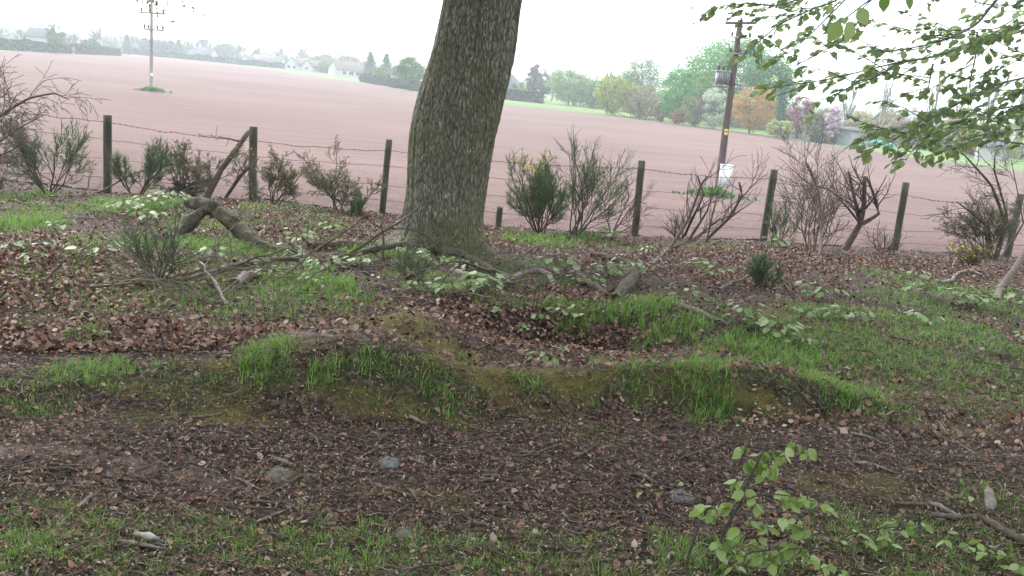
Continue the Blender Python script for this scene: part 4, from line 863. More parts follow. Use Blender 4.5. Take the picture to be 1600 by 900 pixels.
# ================================================================== seedlings
pale_leaf = leafmat('seedling_leaf', [(.12, .20, .06), (.19, .29, .10), (.27, .36, .17), (.36, .43, .28)], .35, .45)
seed_stem = noisemat('seedling_stem', [(.07, .06, .03), (.14, .12, .06)], 20, 3, 0)
SV = []
MAPLE = np.array([[0, 0, 0], [.18, .36, .02], [.42, .30, .05], [.55, .52, .0], [.72, .22, .04], [1, 0, -.10], [.72, -.22, .04], [.55, -.52, .0], [.42, -.30, .05], [.18, -.36, .02]])
MAPQ = np.array([[0, 1, 2, 3], [0, 3, 4, 5], [0, 5, 6, 7], [0, 7, 8, 9]])
def seedling_geo(seed, n=9, h=.16, spread=.16, leaf=.06):
    rg = random.Random(seed); rn_ = np.random.default_rng(seed); st = MB(); lf = MB(); pl = []
    top = np.array([rg.gauss(0, .02), rg.gauss(0, .02), h]); pl.append(([np.zeros(3), top * .5 + np.array([rg.gauss(0, .01), 0, 0]), top], [.004, .003, .002])); P, Ln, Nn = [], [], []
    for k in range(n):
        a = rg.uniform(0, 6.28); s0 = top * rg.uniform(.55, 1.0); rr = spread * rg.uniform(.25, 1)
        e = s0 + np.array([math.cos(a) * rr, math.sin(a) * rr, rg.uniform(-.01, .05)]); pl.append(([s0, (s0 + e) / 2 + np.array([0, 0, .01]), e], [.0018, .0015, .001]))
        P.append(e); d = np.array([math.cos(a), math.sin(a), -rg.uniform(.1, .8)]); d /= np.linalg.norm(d); Ln.append(d); nn = np.array([rg.gauss(0, .3), rg.gauss(0, .3), 1]); nn -= d * (nn @ d); Nn.append(nn / np.linalg.norm(nn))
    st.tubes(pl, 4); L_, N_ = np.array(Ln), np.array(Nn)
    tp, tq = (MAPLE, MAPQ) if seed % 2 else (OV, OVQ)
    cards(lf, np.array(P), rn_.uniform(.7, 1.25, n) * leaf, rn_, tpl=tp, tq=tq, frame=(L_, np.cross(N_, L_), N_), cup=rn_.uniform(0, 2, n), width=1.15)
    return st, lf
def seedling(label, px, py, w_px, n=9, hr=.9, seed=1, group='pale seedlings on the wood floor'):
    c = gl(px, py); dist = np.linalg.norm(c - EYE); sp = w_px / 2 / FPX * dist
    t = thing('tree_seedling', label, 'seedling', c, group)
    st, lf = seedling_geo(seed, n, max(.04, sp * hr), sp, min(.085, max(.045, sp * .45)))
    for mb, nm, mt in ((st, 'stem', seed_stem), (lf, 'leaves', pale_leaf)):
        mb.V = [v + c for v in mb.V]; mb.build(nm, mt, t)
SEED = [(190, 340, 70, 16, 'sprawling bright green seedling below the leftmost fence post'), (240, 330, 60, 14, 'bright green seedling between the leftmost post and the broken log'), (265, 318, 50, 12, 'topmost pale seedling beside the broken dead log'), (225, 352, 60, 12, 'pale seedling just above the low wispy broom'), (310, 318, 0, 0, ''),
        (20, 395, 40, 8, 'yellow green seedling at the left edge beside the tall grass'), (75, 390, 30, 7, 'pale seedling with long leaves right of the tall grass at left'), (50, 418, 40, 7, 'thin seedling below the long leaved seedling on the left'), (150, 405, 60, 9, 'scattered pale seedling left of the wispy broom'), (95, 365, 36, 6, 'small yellow seedling under the sloping branch'),
        (470, 385, 50, 12, 'pale seedling above the mossy log left of the oak'), (455, 405, 45, 14, 'seedling behind the long grey branch left of the oak'), (505, 428, 60, 16, 'pale leafy seedling in front of the long grey branch'), (550, 422, 60, 16, 'widest pale seedling of the row left of the oak foot'), (425, 440, 50, 10, 'small seedling at the left end of the row by the grey branch'), (335, 408, 50, 12, 'seedling between the dark curved branch and the broken log'),
        (490, 445, 40, 8, 'low seedling in the grass below the row left of the oak'), (645, 408, 50, 10, 'seedling against the left foot of the oak'), (680, 420, 50, 12, 'yellow green seedling in front of the oak trunk'), (640, 455, 36, 8, 'pale seedling above the mossy hummock'), (700, 462, 60, 14, 'leafy seedling under the oak at the edge of the hollow'), (745, 458, 70, 16, 'broad pale seedling at the back rim of the hollow'), (730, 425, 50, 10, 'seedling beside the branch running from the oak foot'),
        (845, 508, 30, 7, 'drooping seedling on the back slope of the hollow'), (870, 498, 40, 8, 'seedling with hanging leaves under the grassy lip'), (905, 502, 40, 8, 'right hand seedling of the hanging three under the grassy lip'), (832, 528, 30, 5, 'lowest small seedling inside the leafy hollow'), (760, 495, 30, 6, 'lone seedling on the left slope of the hollow'), (850, 572, 60, 12, 'pale dusty seedling on the mossy front rim of the hollow'),
        (870, 428, 70, 14, 'seedling beside the arched brown branch'), (920, 450, 50, 14, 'seedling spreading over the dark curved branch'), (955, 435, 50, 14, 'seedling behind the tilted birch log'), (985, 430, 60, 12, 'seedling right behind the birch log top'), (950, 375, 40, 10, 'yellow green seedling near the middle fence post'), (1010, 398, 30, 8, 'small seedling on the leaves beside the leaning saplings'), (1110, 438, 80, 12, 'wide low seedling on the leaf bank left of the blue green bush'), (1070, 470, 50, 8, 'low seedling above the pale blue grey stick'),
        (1155, 505, 60, 12, 'seedling at the right end of the pale blue grey stick'), (1215, 530, 70, 16, 'broad seedling on the grass slope right of centre'), (1180, 515, 50, 12, 'seedling behind the broad one on the grass slope'), (1255, 545, 40, 10, 'small seedling right of the broad one on the grass slope'), (1280, 470, 60, 14, 'bright seedling right of the curved sapling foot'), (1325, 505, 60, 14, 'bright seedling in the middle of the right hand grass'), (1250, 500, 40, 9, 'pale seedling left of the bright one in the right hand grass'),
        (1435, 440, 40, 10, 'bright seedling on the leaf bank under the leaning post'), (1440, 465, 60, 12, 'pale seedling at the edge of the grass under the leaf bank'), (1500, 480, 60, 14, 'seedling left of the smooth curved stem'), (1530, 482, 50, 12, 'bright seedling just left of the smooth curved stem'), (1445, 510, 50, 10, 'low dusty seedling in the right hand grass'), (1590, 480, 50, 10, 'seedling at the right edge below the curved stem'), (1590, 540, 40, 8, 'bright small seedling low at the right edge'),
        (1215, 392, 50, 12, 'seedling under the fifth fence post'), (455, 325, 24, 6, 'tiny yellow seedling below the second fence post'), (520, 365, 40, 8, 'small seedling on the leaves between the dead limb and the oak'), (1530, 398, 30, 6, 'small pale seedling at the fence left of the yellow gorse')]
for i, (px, py, wp, n, lab) in enumerate(SEED):
    if wp: seedling(lab, px, py, wp, int(n * 1.9), .75, 100 + i)

# ================================================================== foreground beech sapling
fresh_leaf = leafmat('fresh_beech_leaf', [(.13, .21, .045), (.19, .28, .065), (.24, .33, .095), (.32, .41, .18)], .4, .4, spec=.4)
sap_stem = noisemat('sapling_stem', [(.03, .022, .018), (.075, .055, .045)], 30, 3, 0)
def leaf_cluster(P, c, rg, n, size, droop=.6):
    for k in range(n):
        a = rg.uniform(0, 6.28); d = np.array([math.cos(a), math.sin(a) * .8, -rg.uniform(.1, 1.1) * droop]); d /= np.linalg.norm(d)
        nn = np.array([rg.gauss(0, .35), rg.gauss(-.25, .35), 1]); nn -= d * (nn @ d); nn /= np.linalg.norm(nn)
        P.append((c + np.array([rg.gauss(0, .008), rg.gauss(0, .012), rg.gauss(0, .008)]), d, nn, size * rg.uniform(.65, 1.2)))
def leaf_mesh(P, name, mat, parent, tpl=OV, tq=OVQ):
    L_, N_ = np.array([p[1] for p in P]), np.array([p[2] for p in P]); rn_ = np.random.default_rng(len(P)); mb = MB()
    cards(mb, np.array([p[0] for p in P]), np.array([p[3] for p in P]), rn_, tpl=tpl, tq=tq, frame=(L_, np.cross(N_, L_), N_), cup=rn_.uniform(-.5, 2.2, len(P)), width=1.2)
    return mb.build(name, mat, parent)
# finer ovate leaf with a pointed tip for leaves near the camera
OV2 = np.array([[0, 0, 0], [.12, .17, .04], [.34, .29, .07], [.60, .27, .06], [.82, .14, .01], [1, 0, -.08], [.82, -.14, .01], [.60, -.27, .06], [.34, -.29, .07], [.12, -.17, .04], [.34, 0, 0], [.60, 0, -.01], [.82, 0, -.04]])
OV2Q = np.array([[0, 1, 2, 10], [10, 2, 3, 11], [11, 3, 4, 12], [12, 4, 5, 6], [0, 10, 8, 9], [10, 11, 7, 8], [11, 12, 6, 7]])

rg = random.Random(8)
Ys = float(ground(1120, 893)[1])
def sa(px, py, dy=0.0): return at(px, py, Ys + dy)
sap = thing('beech_sapling', 'leafy young beech sapling in the foreground at lower right', 'sapling', onground(sa(1121, 905)[0], Ys))
stems = [([onground(sa(1121, 905)[0], Ys) - np.array([0, 0, .03]), sa(1120, 870), sa(1130, 830), sa(1156, 788), sa(1168, 752), sa(1184, 722), sa(1200, 690)], .0075, .0025),
         ([onground(sa(1066, 900)[0], Ys) - np.array([0, 0, .02]), sa(1085, 840, .03), sa(1100, 802, .05), sa(1120, 778, .06), sa(1142, 748, .07), sa(1160, 715, .07), sa(1178, 672, .08)], .006, .002),
         ([sa(1124, 898), sa(1145, 880, -.04), sa(1172, 863, -.08), sa(1215, 858, -.1), sa(1268, 857, -.12)], .004, .0015),
         ([sa(1156, 788), sa(1180, 775, -.03), sa(1210, 772, -.05), sa(1245, 776, -.06), sa(1285, 786, -.06)], .003, .0012), ([sa(1130, 830), sa(1165, 812, -.06), sa(1210, 812, -.1), sa(1262, 828, -.12)], .003, .0012),
         ([sa(1168, 752), sa(1200, 722, .02), sa(1228, 702, .03), sa(1255, 696, .03)], .003, .0012), ([sa(1178, 672, .08), sa(1185, 648, .08), sa(1182, 632, .08)], .002, .001), ([sa(1180, 676, .08), sa(1208, 655, .08), sa(1220, 636, .08)], .002, .001), ([sa(1156, 715, .07), sa(1158, 690, .08), sa(1160, 660, .08)], .002, .001), ([sa(1100, 802, .05), sa(1092, 800, .03), sa(1085, 803, .02)], .002, .001)]
pl = []
for pts, r0, r1 in stems:
    P = np.array(pts); n = len(P); t = np.linspace(0, 1, n * 4); Pi = np.c_[[smooth_interp(t, np.linspace(0, 1, n), P[:, k]) for k in range(3)]].T; Pi[0], Pi[-1] = P[0], P[-1]; pl.append((Pi, np.linspace(r0, r1, len(Pi))))
MB().tubes(pl, 6).build('stem', sap_stem, sap, True)
LP = []
CL = [(1160, 700, .07, 2), (1188, 708, .02, 2), (1212, 704, .03, 2), (1225, 712, .03, 2), (1246, 695, .03, 3), (1256, 704, .03, 2), (1150, 752, .05, 3), (1170, 722, .02, 2), (1190, 725, .0, 3), (1205, 728, 0, 2), (1196, 738, 0, 2), (1165, 772, -.02, 3), (1180, 780, -.03, 3), (1222, 772, -.05, 2), (1240, 782, -.06, 3), (1258, 780, -.06, 2), (1275, 785, -.06, 3), (1288, 790, -.06, 2),
      (1095, 796, .03, 3), (1110, 800, .02, 2), (1125, 797, .04, 3), (1140, 790, .02, 2), (1172, 812, -.06, 3), (1186, 822, -.07, 2), (1204, 826, -.1, 3), (1225, 812, -.1, 2), (1245, 820, -.11, 3), (1262, 830, -.12, 2), (1140, 858, -.02, 3), (1125, 840, .0, 2), (1160, 868, -.06, 3), (1190, 862, -.08, 3), (1215, 865, -.1, 3), (1235, 856, -.11, 3), (1255, 862, -.12, 3), (1268, 868, -.12, 2), (1150, 885, -.05, 3), (1200, 880, -.08, 3), (1180, 845, -.07, 2), (1130, 880, 0, 2), (1155, 838, -.04, 2)]
for px, py, dy, n in CL: leaf_cluster(LP, sa(px, py, dy), rg, n + 2, .046, 1.3)
leaf_mesh(LP, 'leaves', fresh_leaf, sap, OV2, OV2Q)
LP = []
for px, py in [(1158, 640), (1160, 662), (1182, 632), (1208, 648), (1218, 638), (1221, 628), (1185, 652), (1172, 660), (1225, 668), (1202, 672), (1235, 678), (1170, 676)]: leaf_cluster(LP, sa(px, py, .08), rg, 2, .014, .2)
leaf_mesh(LP, 'buds', leafmat('bud_scale', [(.32, .27, .20), (.48, .44, .36)], .2, .6), sap)
def mini(label, stem, CL2, seed, size=.045):
    rg = random.Random(seed); px, py = stem[0]; Yc = float(ground(px, py)[1]); t = thing('beech_seedling', label, 'seedling', onground(at(px, py, Yc)[0], Yc), 'leafy beech seedlings at the bottom right'); P = [at(a, c, Yc) for a, c in stem]
    pl = [(P, np.linspace(.004, .002, len(P)))]; LP = []
    for a, c, n in CL2:
        e = at(a, c, Yc + rg.uniform(-.06, .06)); pl.append(([P[-1], (P[-1] + e) / 2 + np.array([0, 0, .01]), e], [.002, .0016, .001])); leaf_cluster(LP, e, rg, n, size)
    MB().tubes(pl, 5).build('stem', sap_stem, t, True); leaf_mesh(LP, 'leaves', fresh_leaf, t, OV2, OV2Q)
mini('two tiered beech seedling with drooping leaves right of the sapling', [(1370, 862), (1369, 840), (1374, 826)], [(1312, 842, 3), (1335, 832, 3), (1350, 845, 2), (1365, 848, 3), (1385, 835, 3), (1395, 820, 3), (1375, 822, 3), (1410, 828, 2), (1425, 816, 3), (1440, 822, 3), (1390, 848, 2), (1430, 828, 2)], 5)
mini('low leafy beech seedling under the dark branch at bottom right', [(1525, 880), (1524, 866), (1526, 856)], [(1475, 842, 3), (1490, 838, 2), (1515, 856, 3), (1530, 850, 3), (1545, 856, 3), (1560, 862, 3), (1500, 858, 2), (1535, 862, 2)], 6, .04)
mini('beech seedling cut by the bottom edge right of the sapling', [(1300, 912), (1298, 900), (1296, 892)], [(1280, 890, 3), (1296, 888, 3), (1312, 894, 3), (1320, 900, 3), (1285, 900, 2)], 7)
mini('tiny beech seedling cut by the right bottom corner', [(1594, 900), (1593, 895), (1592, 892)], [(1585, 892, 2), (1598, 888, 3), (1606, 894, 3)], 9, .04)
mini('single leaf seedling beside the pale wood chunk', [(1512, 795), (1512, 790), (1512, 786)], [(1508, 782, 2), (1516, 785, 1)], 10, .035)
mini('tiny seedling left of the sapling beside the grey stone', [(1022, 790), (1020, 780), (1018, 774)], [(1006, 765, 1), (1020, 768, 1), (1066, 755, 1), (1028, 766, 1)], 11, .03)

# ================================================================== overhanging beech at the right
beech_leaf = leafmat('beech_leaf', [(.26, .38, .22), (.33, .45, .24), (.40, .50, .22), (.46, .54, .22)], .84, .45)
beech_bark = noisemat('beech_bark', [(.05, .05, .05), (.085, .085, .085), (.13, .13, .125)], 6, 5, .2, .8, (1, 1, .4), .01)
rg = random.Random(21)
bb_ = onground(7.4, 5.6); beech = thing('beech_tree', 'beech tree outside the right edge whose leafy branches hang into the top right', 'tree', bb_)
tk = [(bb_ + np.array([0, 0, z]) + np.array([.05 * z * .5, 0, 0])) for z in (-.15, .05, .4, 1.5, 3, 5, 7.5, 10)]
MB().tubes([(tk, [.42, .36, .29, .26, .24, .2, .15, .08])], 24).build('trunk', beech_bark, beech, True)
out, tips = [], []
cfg = dict(seg=5, up=.0, wob=.12, nb=[3, 4, 4], ang=45, lr=.62, rr=.55, t0=.3, rmin=.006, taper=.5)
for k in range(9):
    a = k / 9 * 6.28; grow(tk[5 + k % 3], (math.cos(a), math.sin(a), .25), rg.uniform(2.4, 3.4), .09, 3, cfg, out, tips, rg)
MB().tubes(polys(out), 5).build('limb', beech_bark, beech, True)
P = [(t[0] + rg.gauss(0, .3), t[1] + rg.gauss(0, .3), t[2] + rg.gauss(0, .12)) for t, d in tips for _ in range(26) if t[1] < 4.2 and (t[2] > 3.2 or t[1] < 1.5)]
P = clear(P); mb = MB(); cards(mb, np.array(P), R.uniform(.11, .19, len(P)), R, 1.2); mb.build('crown', beech_leaf, beech)
# hanging sprays: (points in the photo, depth start, depth end, twig radius, leaf spacing, leaf size)
SPR = [([(1700, -90), (1640, -60), (1560, -5), (1527, 38), (1490, 58), (1440, 72), (1395, 80), (1340, 84)], 6.4, 5.6, .016, 14, .065, 46),
       ([(1680, 10), (1600, 48), (1550, 62), (1500, 76), (1455, 90), (1400, 98), (1345, 112), (1290, 125), (1240, 132), (1195, 138)], 6.0, 5.4, .012, 9, .07, 34),
       ([(1660, 5), (1600, 40), (1540, 60), (1480, 82)], 5.6, 5.2, .008, 6, .075, 24),
       ([(1420, -90), (1370, -40), (1310, 0), (1260, 18), (1215, 40), (1180, 70), (1170, 90)], 6.2, 5.6, .01, 7, .065, 34), ([(1390, -70), (1320, -30), (1260, -5), (1215, 10), (1170, 5), (1120, 10), (1098, 20)], 6.2, 5.8, .009, 7, .06, 24),
       ([(1320, 0), (1290, 30), (1260, 60), (1230, 85), (1205, 100)], 5.6, 5.2, .006, 7, .065, 24), ([(1345, 30), (1315, 65), (1275, 85), (1240, 105)], 5.4, 5.0, .006, 8, .065, 22),
       ([(1527, 50), (1525, 85), (1515, 130), (1518, 180), (1505, 205)], 5.4, 5.2, .007, 18, .06, 16), ([(1458, 100), (1452, 130), (1448, 152)], 5.4, 5.3, .008, 40, .05, 8), ([(1400, 100), (1370, 120), (1330, 135), (1300, 150), (1262, 165)], 5.4, 5.1, .006, 10, .06, 20),
       ([(1690, 90), (1620, 118), (1570, 128), (1520, 148), (1480, 172), (1440, 190), (1400, 205), (1360, 212), (1335, 225)], 5.6, 5.0, .009, 8, .062, 30), ([(1690, 160), (1610, 175), (1550, 185), (1490, 192), (1450, 215), (1425, 235), (1415, 252)], 5.4, 4.9, .007, 8, .06, 22),
       ([(1650, 150), (1590, 165), (1540, 175), (1500, 200), (1460, 222)], 5.2, 4.9, .006, 9, .06, 20), ([(1660, 60), (1600, 88), (1560, 110), (1530, 140)], 5.8, 5.5, .006, 10, .062, 20), ([(1660, 110), (1600, 140), (1580, 165), (1590, 195)], 5.3, 5.0, .005, 10, .06, 16),
       ([(1400, 205), (1375, 200), (1345, 190), (1318, 178)], 5.3, 5.0, .005, 9, .06, 14), ([(1262, 132), (1235, 142), (1215, 150)], 5.2, 5.0, .004, 9, .055, 8), ([(1690, -20), (1620, -10), (1580, 10), (1530, 5), (1490, -20)], 6.4, 6.0, .008, 13, .06, 18), ([(1600, 20), (1560, 45), (1500, 48), (1440, 45), (1400, 50)], 6.4, 6.0, .006, 14, .06, 20)]
SPR += [([(1660, 195), (1590, 203), (1530, 212), (1475, 226)], 5.0, 4.7, .005, 8, .06, 22), ([(1620, 228), (1550, 218), (1490, 232), (1440, 246)], 4.9, 4.7, .005, 8, .06, 20), ([(1480, 172), (1430, 200), (1390, 222), (1345, 238)], 5.0, 4.8, .005, 8, .058, 20)]
SEC = []
for pts, Y0, Y1, r0, sp, ls, side in SPR:
    for _ in range(3):
        i = rg.randrange(1, len(pts)); f = rg.random(); q = [pts[i - 1][k] + (pts[i][k] - pts[i - 1][k]) * f for k in (0, 1)]; yy = Y0 + (Y1 - Y0) * (i - 1 + f) / (len(pts) - 1)
        a = rad(rg.uniform(140, 235)); L = rg.uniform(50, 130); e = (q[0] + math.cos(a) * L, q[1] - math.sin(a) * L * .75)
        if -60 < e[1] < 225 and e[0] > (1110 if e[1] < 60 else 1215 if e[1] < 150 else 1320) and q[0] < 1650: SEC.append(([tuple(q), ((q[0] + e[0]) / 2, (q[1] + e[1]) / 2 - 5), e], yy, yy - .25, .004, 11, .058, 14))
for pts, Y0, Y1, r0, sp, ls, side in SPR + SEC:
    n = len(pts); Pp = np.array([at(a, c, Y0 + (Y1 - Y0) * k / (n - 1)) for k, (a, c) in enumerate(pts)]); t = np.linspace(0, 1, n * 5)
    Pi = np.c_[[smooth_interp(t, np.linspace(0, 1, n), Pp[:, k]) for k in range(3)]].T; Pi[0], Pi[-1] = Pp[0], Pp[-1]; out = [(Pi, np.linspace(r0 * .8, .0015, len(Pi)), 0)]; LP = []
    pxl = sum(math.dist(pts[i], pts[i + 1]) for i in range(n - 1)); tot = pxl / FPX * (Y0 + Y1) / 2; nl = int(pxl / sp * 1.05)
    for k in range(nl):
        f = (k + rg.random()) / nl; i = min(len(Pi) - 2, int(f * (len(Pi) - 1))); q = Pi[i]; d = Pi[i + 1] - Pi[i]; d = d / (np.linalg.norm(d) + 1e-9)
        sd2 = rg.choice((-1, 1)); s = np.cross(d, [0, 0, 1.0]); s /= np.linalg.norm(s) + 1e-9
        L = side / FPX * 5.4 * rg.uniform(.3, 1.3); e = q + (d * .6 + s * sd2 * .75) * L + np.array([0, 0, rg.gauss(-.12, .3) * L])
        out.append(([q, (q + e) / 2 + np.array([0, 0, .01]), e], [.0018, .0013, .0009], 0))
        m_ = rg.choice((1, 2, 3, 3, 4))
        for j in range(m_):
            g = (j + 1) / m_; c0_ = q + (e - q) * g; a = rg.uniform(-.9, .9); dd = (d * math.cos(a) + s * sd2 * math.sin(abs(a)) + np.array([0, 0, -rg.uniform(.0, .8)])); dd /= np.linalg.norm(dd)
            nn = np.array([rg.gauss(0, .45), rg.gauss(0, .45), 1]); nn -= dd * (nn @ dd); nn /= np.linalg.norm(nn); LP.append((c0_, dd, nn, ls * .95 * rg.uniform(.55, 1.15)))
    lb_ = MB().tubes(polys(out), 5).build('limb', beech_bark, beech, True); leaf_mesh(LP, 'foliage', beech_leaf, lb_, OV, OVQ)
# a few near leaves on a twig hanging from above
tw0 = [at(1420, -60, 2.6), at(1375, -12, 2.4), at(1345, 10, 2.3), at(1322, 28, 2.25)]
lb_ = MB().tubes([(tw0, [.003, .0025, .002, .0015]), ([tw0[1], at(1345, 15, 2.3), at(1352, 22, 2.3)], [.002, .0015, .001]), ([at(1450, -50, 2.5), at(1425, -8, 2.5)], [.002, .001])], 5).build('limb', beech_bark, beech, True)
LP = []
for (px, py, dx, dz, sz) in [(1312, 34, -.4, -.9, .055), (1326, 33, .15, -1, .052), (1343, 12, .45, -.8, .045), (1382, -8, .2, -1, .04), (1422, -10, .1, -1, .042)]:
    d = np.array([dx, rg.uniform(-.2, .2), dz]); d /= np.linalg.norm(d); nn = np.array([rg.gauss(0, .3), -1, .2]); nn -= d * (nn @ d); LP.append((at(px, py, 2.28 if px < 1400 else 2.5), d, nn / np.linalg.norm(nn), sz))
leaf_mesh(LP, 'foliage', fresh_leaf, lb_, OV2, OV2Q)
# ================================================================== far side of the field: trees, hedges, houses, poles
def fz(x, y): return float(G(x, y)) - .06
def base_at(px, py=None, Y=None):
    if Y is None:
        g = ground(px, py); return np.array([g[0], g[1], fz(g[0], g[1])])
    p = at(px, 100 + .096 * (px - 800) + 40, Y); return np.array([p[0], Y, fz(p[0], Y)])
far_bark = noisemat('far_bark', [(.05, .045, .04), (.11, .10, .09)], 3, 4, 0)
pale_bark = noisemat('grey_bark', [(.12, .115, .105), (.2, .19, .175)], 3, 4, 0)
def clumps(rg, c, rx, ry, rz, K, per, cr, rn_):
    """leaf positions in clumps through an ellipsoid crown, gaps in between"""
    P = []
    for k in range(K):
        while True:
            u = np.array([rg.uniform(-1, 1), rg.uniform(-1, 1), rg.uniform(-1, 1)]); L = np.linalg.norm(u)
            if L <= 1: break
        u = u / max(L, 1e-6) * (L ** .45) if L > 0 else u
        q = c + u * np.array([rx, ry, rz]) * .85; s = cr * rg.uniform(.6, 1.3)
        v = rn_.normal(size=(per, 3)); v /= np.linalg.norm(v, axis=1, keepdims=True); P.append(q + v * (rn_.random((per, 1)) ** .5) * s * np.array([1, 1, .75]))
    return np.concatenate(P)
def tree(name, label, px, pyb, pyt, wpx, kind, cols, seed, Y=None, cat='tree', dens=1.0, trunk=.3, leafs=None, group=None, twig=1.0, bark_=None, trans=.25):
    b_ = base_at(px, pyb - (5 if Y is None and px > 800 else 0), Y); Yd = b_[1]; top = at(px + 0, pyt, Yd); H = max(1.0, top[2] - b_[2]); Wd = wpx / FPX * Yd
    rg = random.Random(seed); rn_ = np.random.default_rng(seed); t = thing(name, label, cat, b_, group)
    ls = leafs or max(.16, .0016 * Yd); kb = 2.1 if px > 700 else 1.35
    cols = [tuple(min(.6, (v + (v - sum(q) / 3) * .6) * kb) for v in q) for q in cols] if cols else None
    mt = leafmat('leaf_' + name + str(seed), cols, trans, .7) if cols else None
    rmin = max(.012, Yd * .00014) * twig
    if kind == 'leafy':
        out, tips = [], []; grow(b_ - np.array([0, 0, .1]), (0, 0, 1), H * .5, max(.12, H * .022), 2, dict(seg=4, up=.1, wob=.08, nb=[5, 4], ang=50, lr=.6, rr=.5, t0=.35, rmin=rmin), out, tips, rg)
        MB().tubes(polys(out), 5).build('trunk', bark_ or far_bark, t, True)
        ch = H * (1 - trunk * .5); c = b_ + np.array([0, 0, H - ch * .5]); P = clumps(rg, c, Wd / 2, Wd / 2, ch / 2, int(46 * dens), 75, Wd * .13, rn_)
        P = P[P[:, 2] > b_[2] + .05]
        mb = MB(); cards(mb, P, rn_.uniform(.6, 1.3, len(P)) * ls, rn_, .3, RH, RHQ, width=1.4); mb.build('crown', mt, t)
    elif kind == 'bare':
        out, tips = [], []; dcf = dict(seg=4, up=.07, wob=.13, nb=[4, 4, 4], ang=40, lr=.66, rr=.6, t0=.3, rmin=rmin, taper=.6)
        sx_ = Wd / H
        grow(b_ - np.array([0, 0, .1]), (rg.gauss(0, .04), 0, 1), H * .36, max(.12, H * .024), 3, dict(dcf, ang=34 + 16 * min(1.4, sx_)), out, tips, rg)
        zt = max(p[-1][2] for p, r, d in out); k = H / max(.1, zt - b_[2]); xr = np.percentile([abs(p[-1][0] - b_[0]) for p, r, d in out], 92); kx = (Wd / 2) / max(.1, xr)
        sc = np.array([kx, kx, k]); out = [((np.array(p) - b_) * sc + b_, r, d) for p, r, d in out]; tips = [((np.array(q) - b_) * sc + b_, d) for q, d in tips]
        MB().tubes(polys(out), 4).build('branches', bark_ or far_bark, t)
        if mt:
            P = np.array([q + rn_.normal(size=3) * np.array([.35, .35, .3]) * H * .06 for q, d in tips for _ in range(int(10 * dens))])
            mb = MB(); cards(mb, P, rn_.uniform(.6, 1.2, len(P)) * ls * .8, rn_, .3, RH, RHQ); mb.build('crown', mt, t)
    elif kind == 'conifer':
        MB().tubes([([b_ - np.array([0, 0, .1]), b_ + np.array([0, 0, H * .95])], [H * .02, H * .004])], 6).build('trunk', far_bark, t)
        P = []
        lev = int(16 * dens) + 6
        for k in range(lev):
            f = k / lev; z = H * (.06 + .94 * f); rr = Wd / 2 * (1 - f) ** .75 + .1
            for j in range(9):
                a = rg.random() * 6.28; L = rr * rg.uniform(.55, 1.1)
                for m_ in range(18):
                    u = rg.random(); P.append(b_ + np.array([math.cos(a) * L * u + rg.gauss(0, .12 * rr + .05), math.sin(a) * L * u + rg.gauss(0, .12 * rr + .05), z - L * u * .25 + rg.gauss(0, .1 * rr + .05)]))
        P = np.array(P); mb = MB(); cards(mb, P, rn_.uniform(.6, 1.3, len(P)) * ls, rn_, .2, RH, RHQ, width=1.2); mb.build('crown', mt, t)
    elif kind == 'bush':   # rounded shrub mass down to the ground with bare sticks showing
        out, tips = [], []
        for k in range(7): grow(b_ + np.array([rg.gauss(0, Wd * .1), rg.gauss(0, Wd * .1), -.05]), (rg.gauss(0, .5), rg.gauss(0, .3), 1), H * .55, .05, 2, dict(seg=3, up=.05, wob=.15, nb=[3, 3], ang=35, lr=.6, rr=.6, rmin=rmin), out, tips, rg)
        MB().tubes(polys(out), 4).build('branches', bark_ or far_bark, t)
        P = clumps(rg, b_ + np.array([0, 0, H * .5]), Wd / 2, Wd / 2.4, H * .5, int(34 * dens), 70, Wd * .13, rn_); P = P[P[:, 2] > b_[2] + .02]
        mb = MB(); cards(mb, P, rn_.uniform(.6, 1.3, len(P)) * ls, rn_, .3, RH, RHQ, width=1.4); mb.build('crown', mt, t)
    return t
def hedge(name, label, A, B, H, thick, cols, seed, n=9000, ls=.3, gappy=.25):
    """A, B plan ends; one clipped hedge of many leaf faces, uneven top"""
    rn_ = np.random.default_rng(seed); A, B = np.asarray(A, float), np.asarray(B, float); u = rn_.random(n); d = B - A; L = np.hypot(*d); nrm = np.array([-d[1], d[0]]) / L
    hh = H * (1 + gappy * (vnoise(u * L / 2.2 + seed, u * 0 + seed) - .5) * 2)
    s = rn_.random(n); face = rn_.random(n)
    w_ = np.where(face < .5, -1, rn_.uniform(-1, 1, n)) * thick / 2 + rn_.normal(0, .12, n); z = np.where(face < .5, s, np.where(face < .8, 1 - .06 * s, s)) * hh
    x = A[0] + d[0] * u + nrm[0] * w_; y = A[1] + d[1] * u + nrm[1] * w_; zg = G(x, y) - .06
    c = np.array([A[0] + d[0] / 2, A[1] + d[1] / 2, 0]); c[2] = fz(c[0], c[1])
    t = thing(name, label, 'hedge', c); mb = MB(); cards(mb, np.c_[x, y, zg + z], rn_.uniform(.6, 1.4, n) * ls, rn_, .2, RH, RHQ, width=1.4); mb.build('foliage', leafmat('leaf_' + name + str(seed), cols, .15, .8), t)
    pl = []
    for k in range(60):
        f = rn_.random(); p = A + d * f; g = fz(p[0], p[1]); pl.append(([np.array([p[0], p[1], g - .1]), np.array([p[0] + rn_.normal() * .3, p[1] + rn_.normal() * .2, g + H * .8])], [.05, .02]))
    MB().tubes(pl, 4).build('stems', far_bark, t); return t

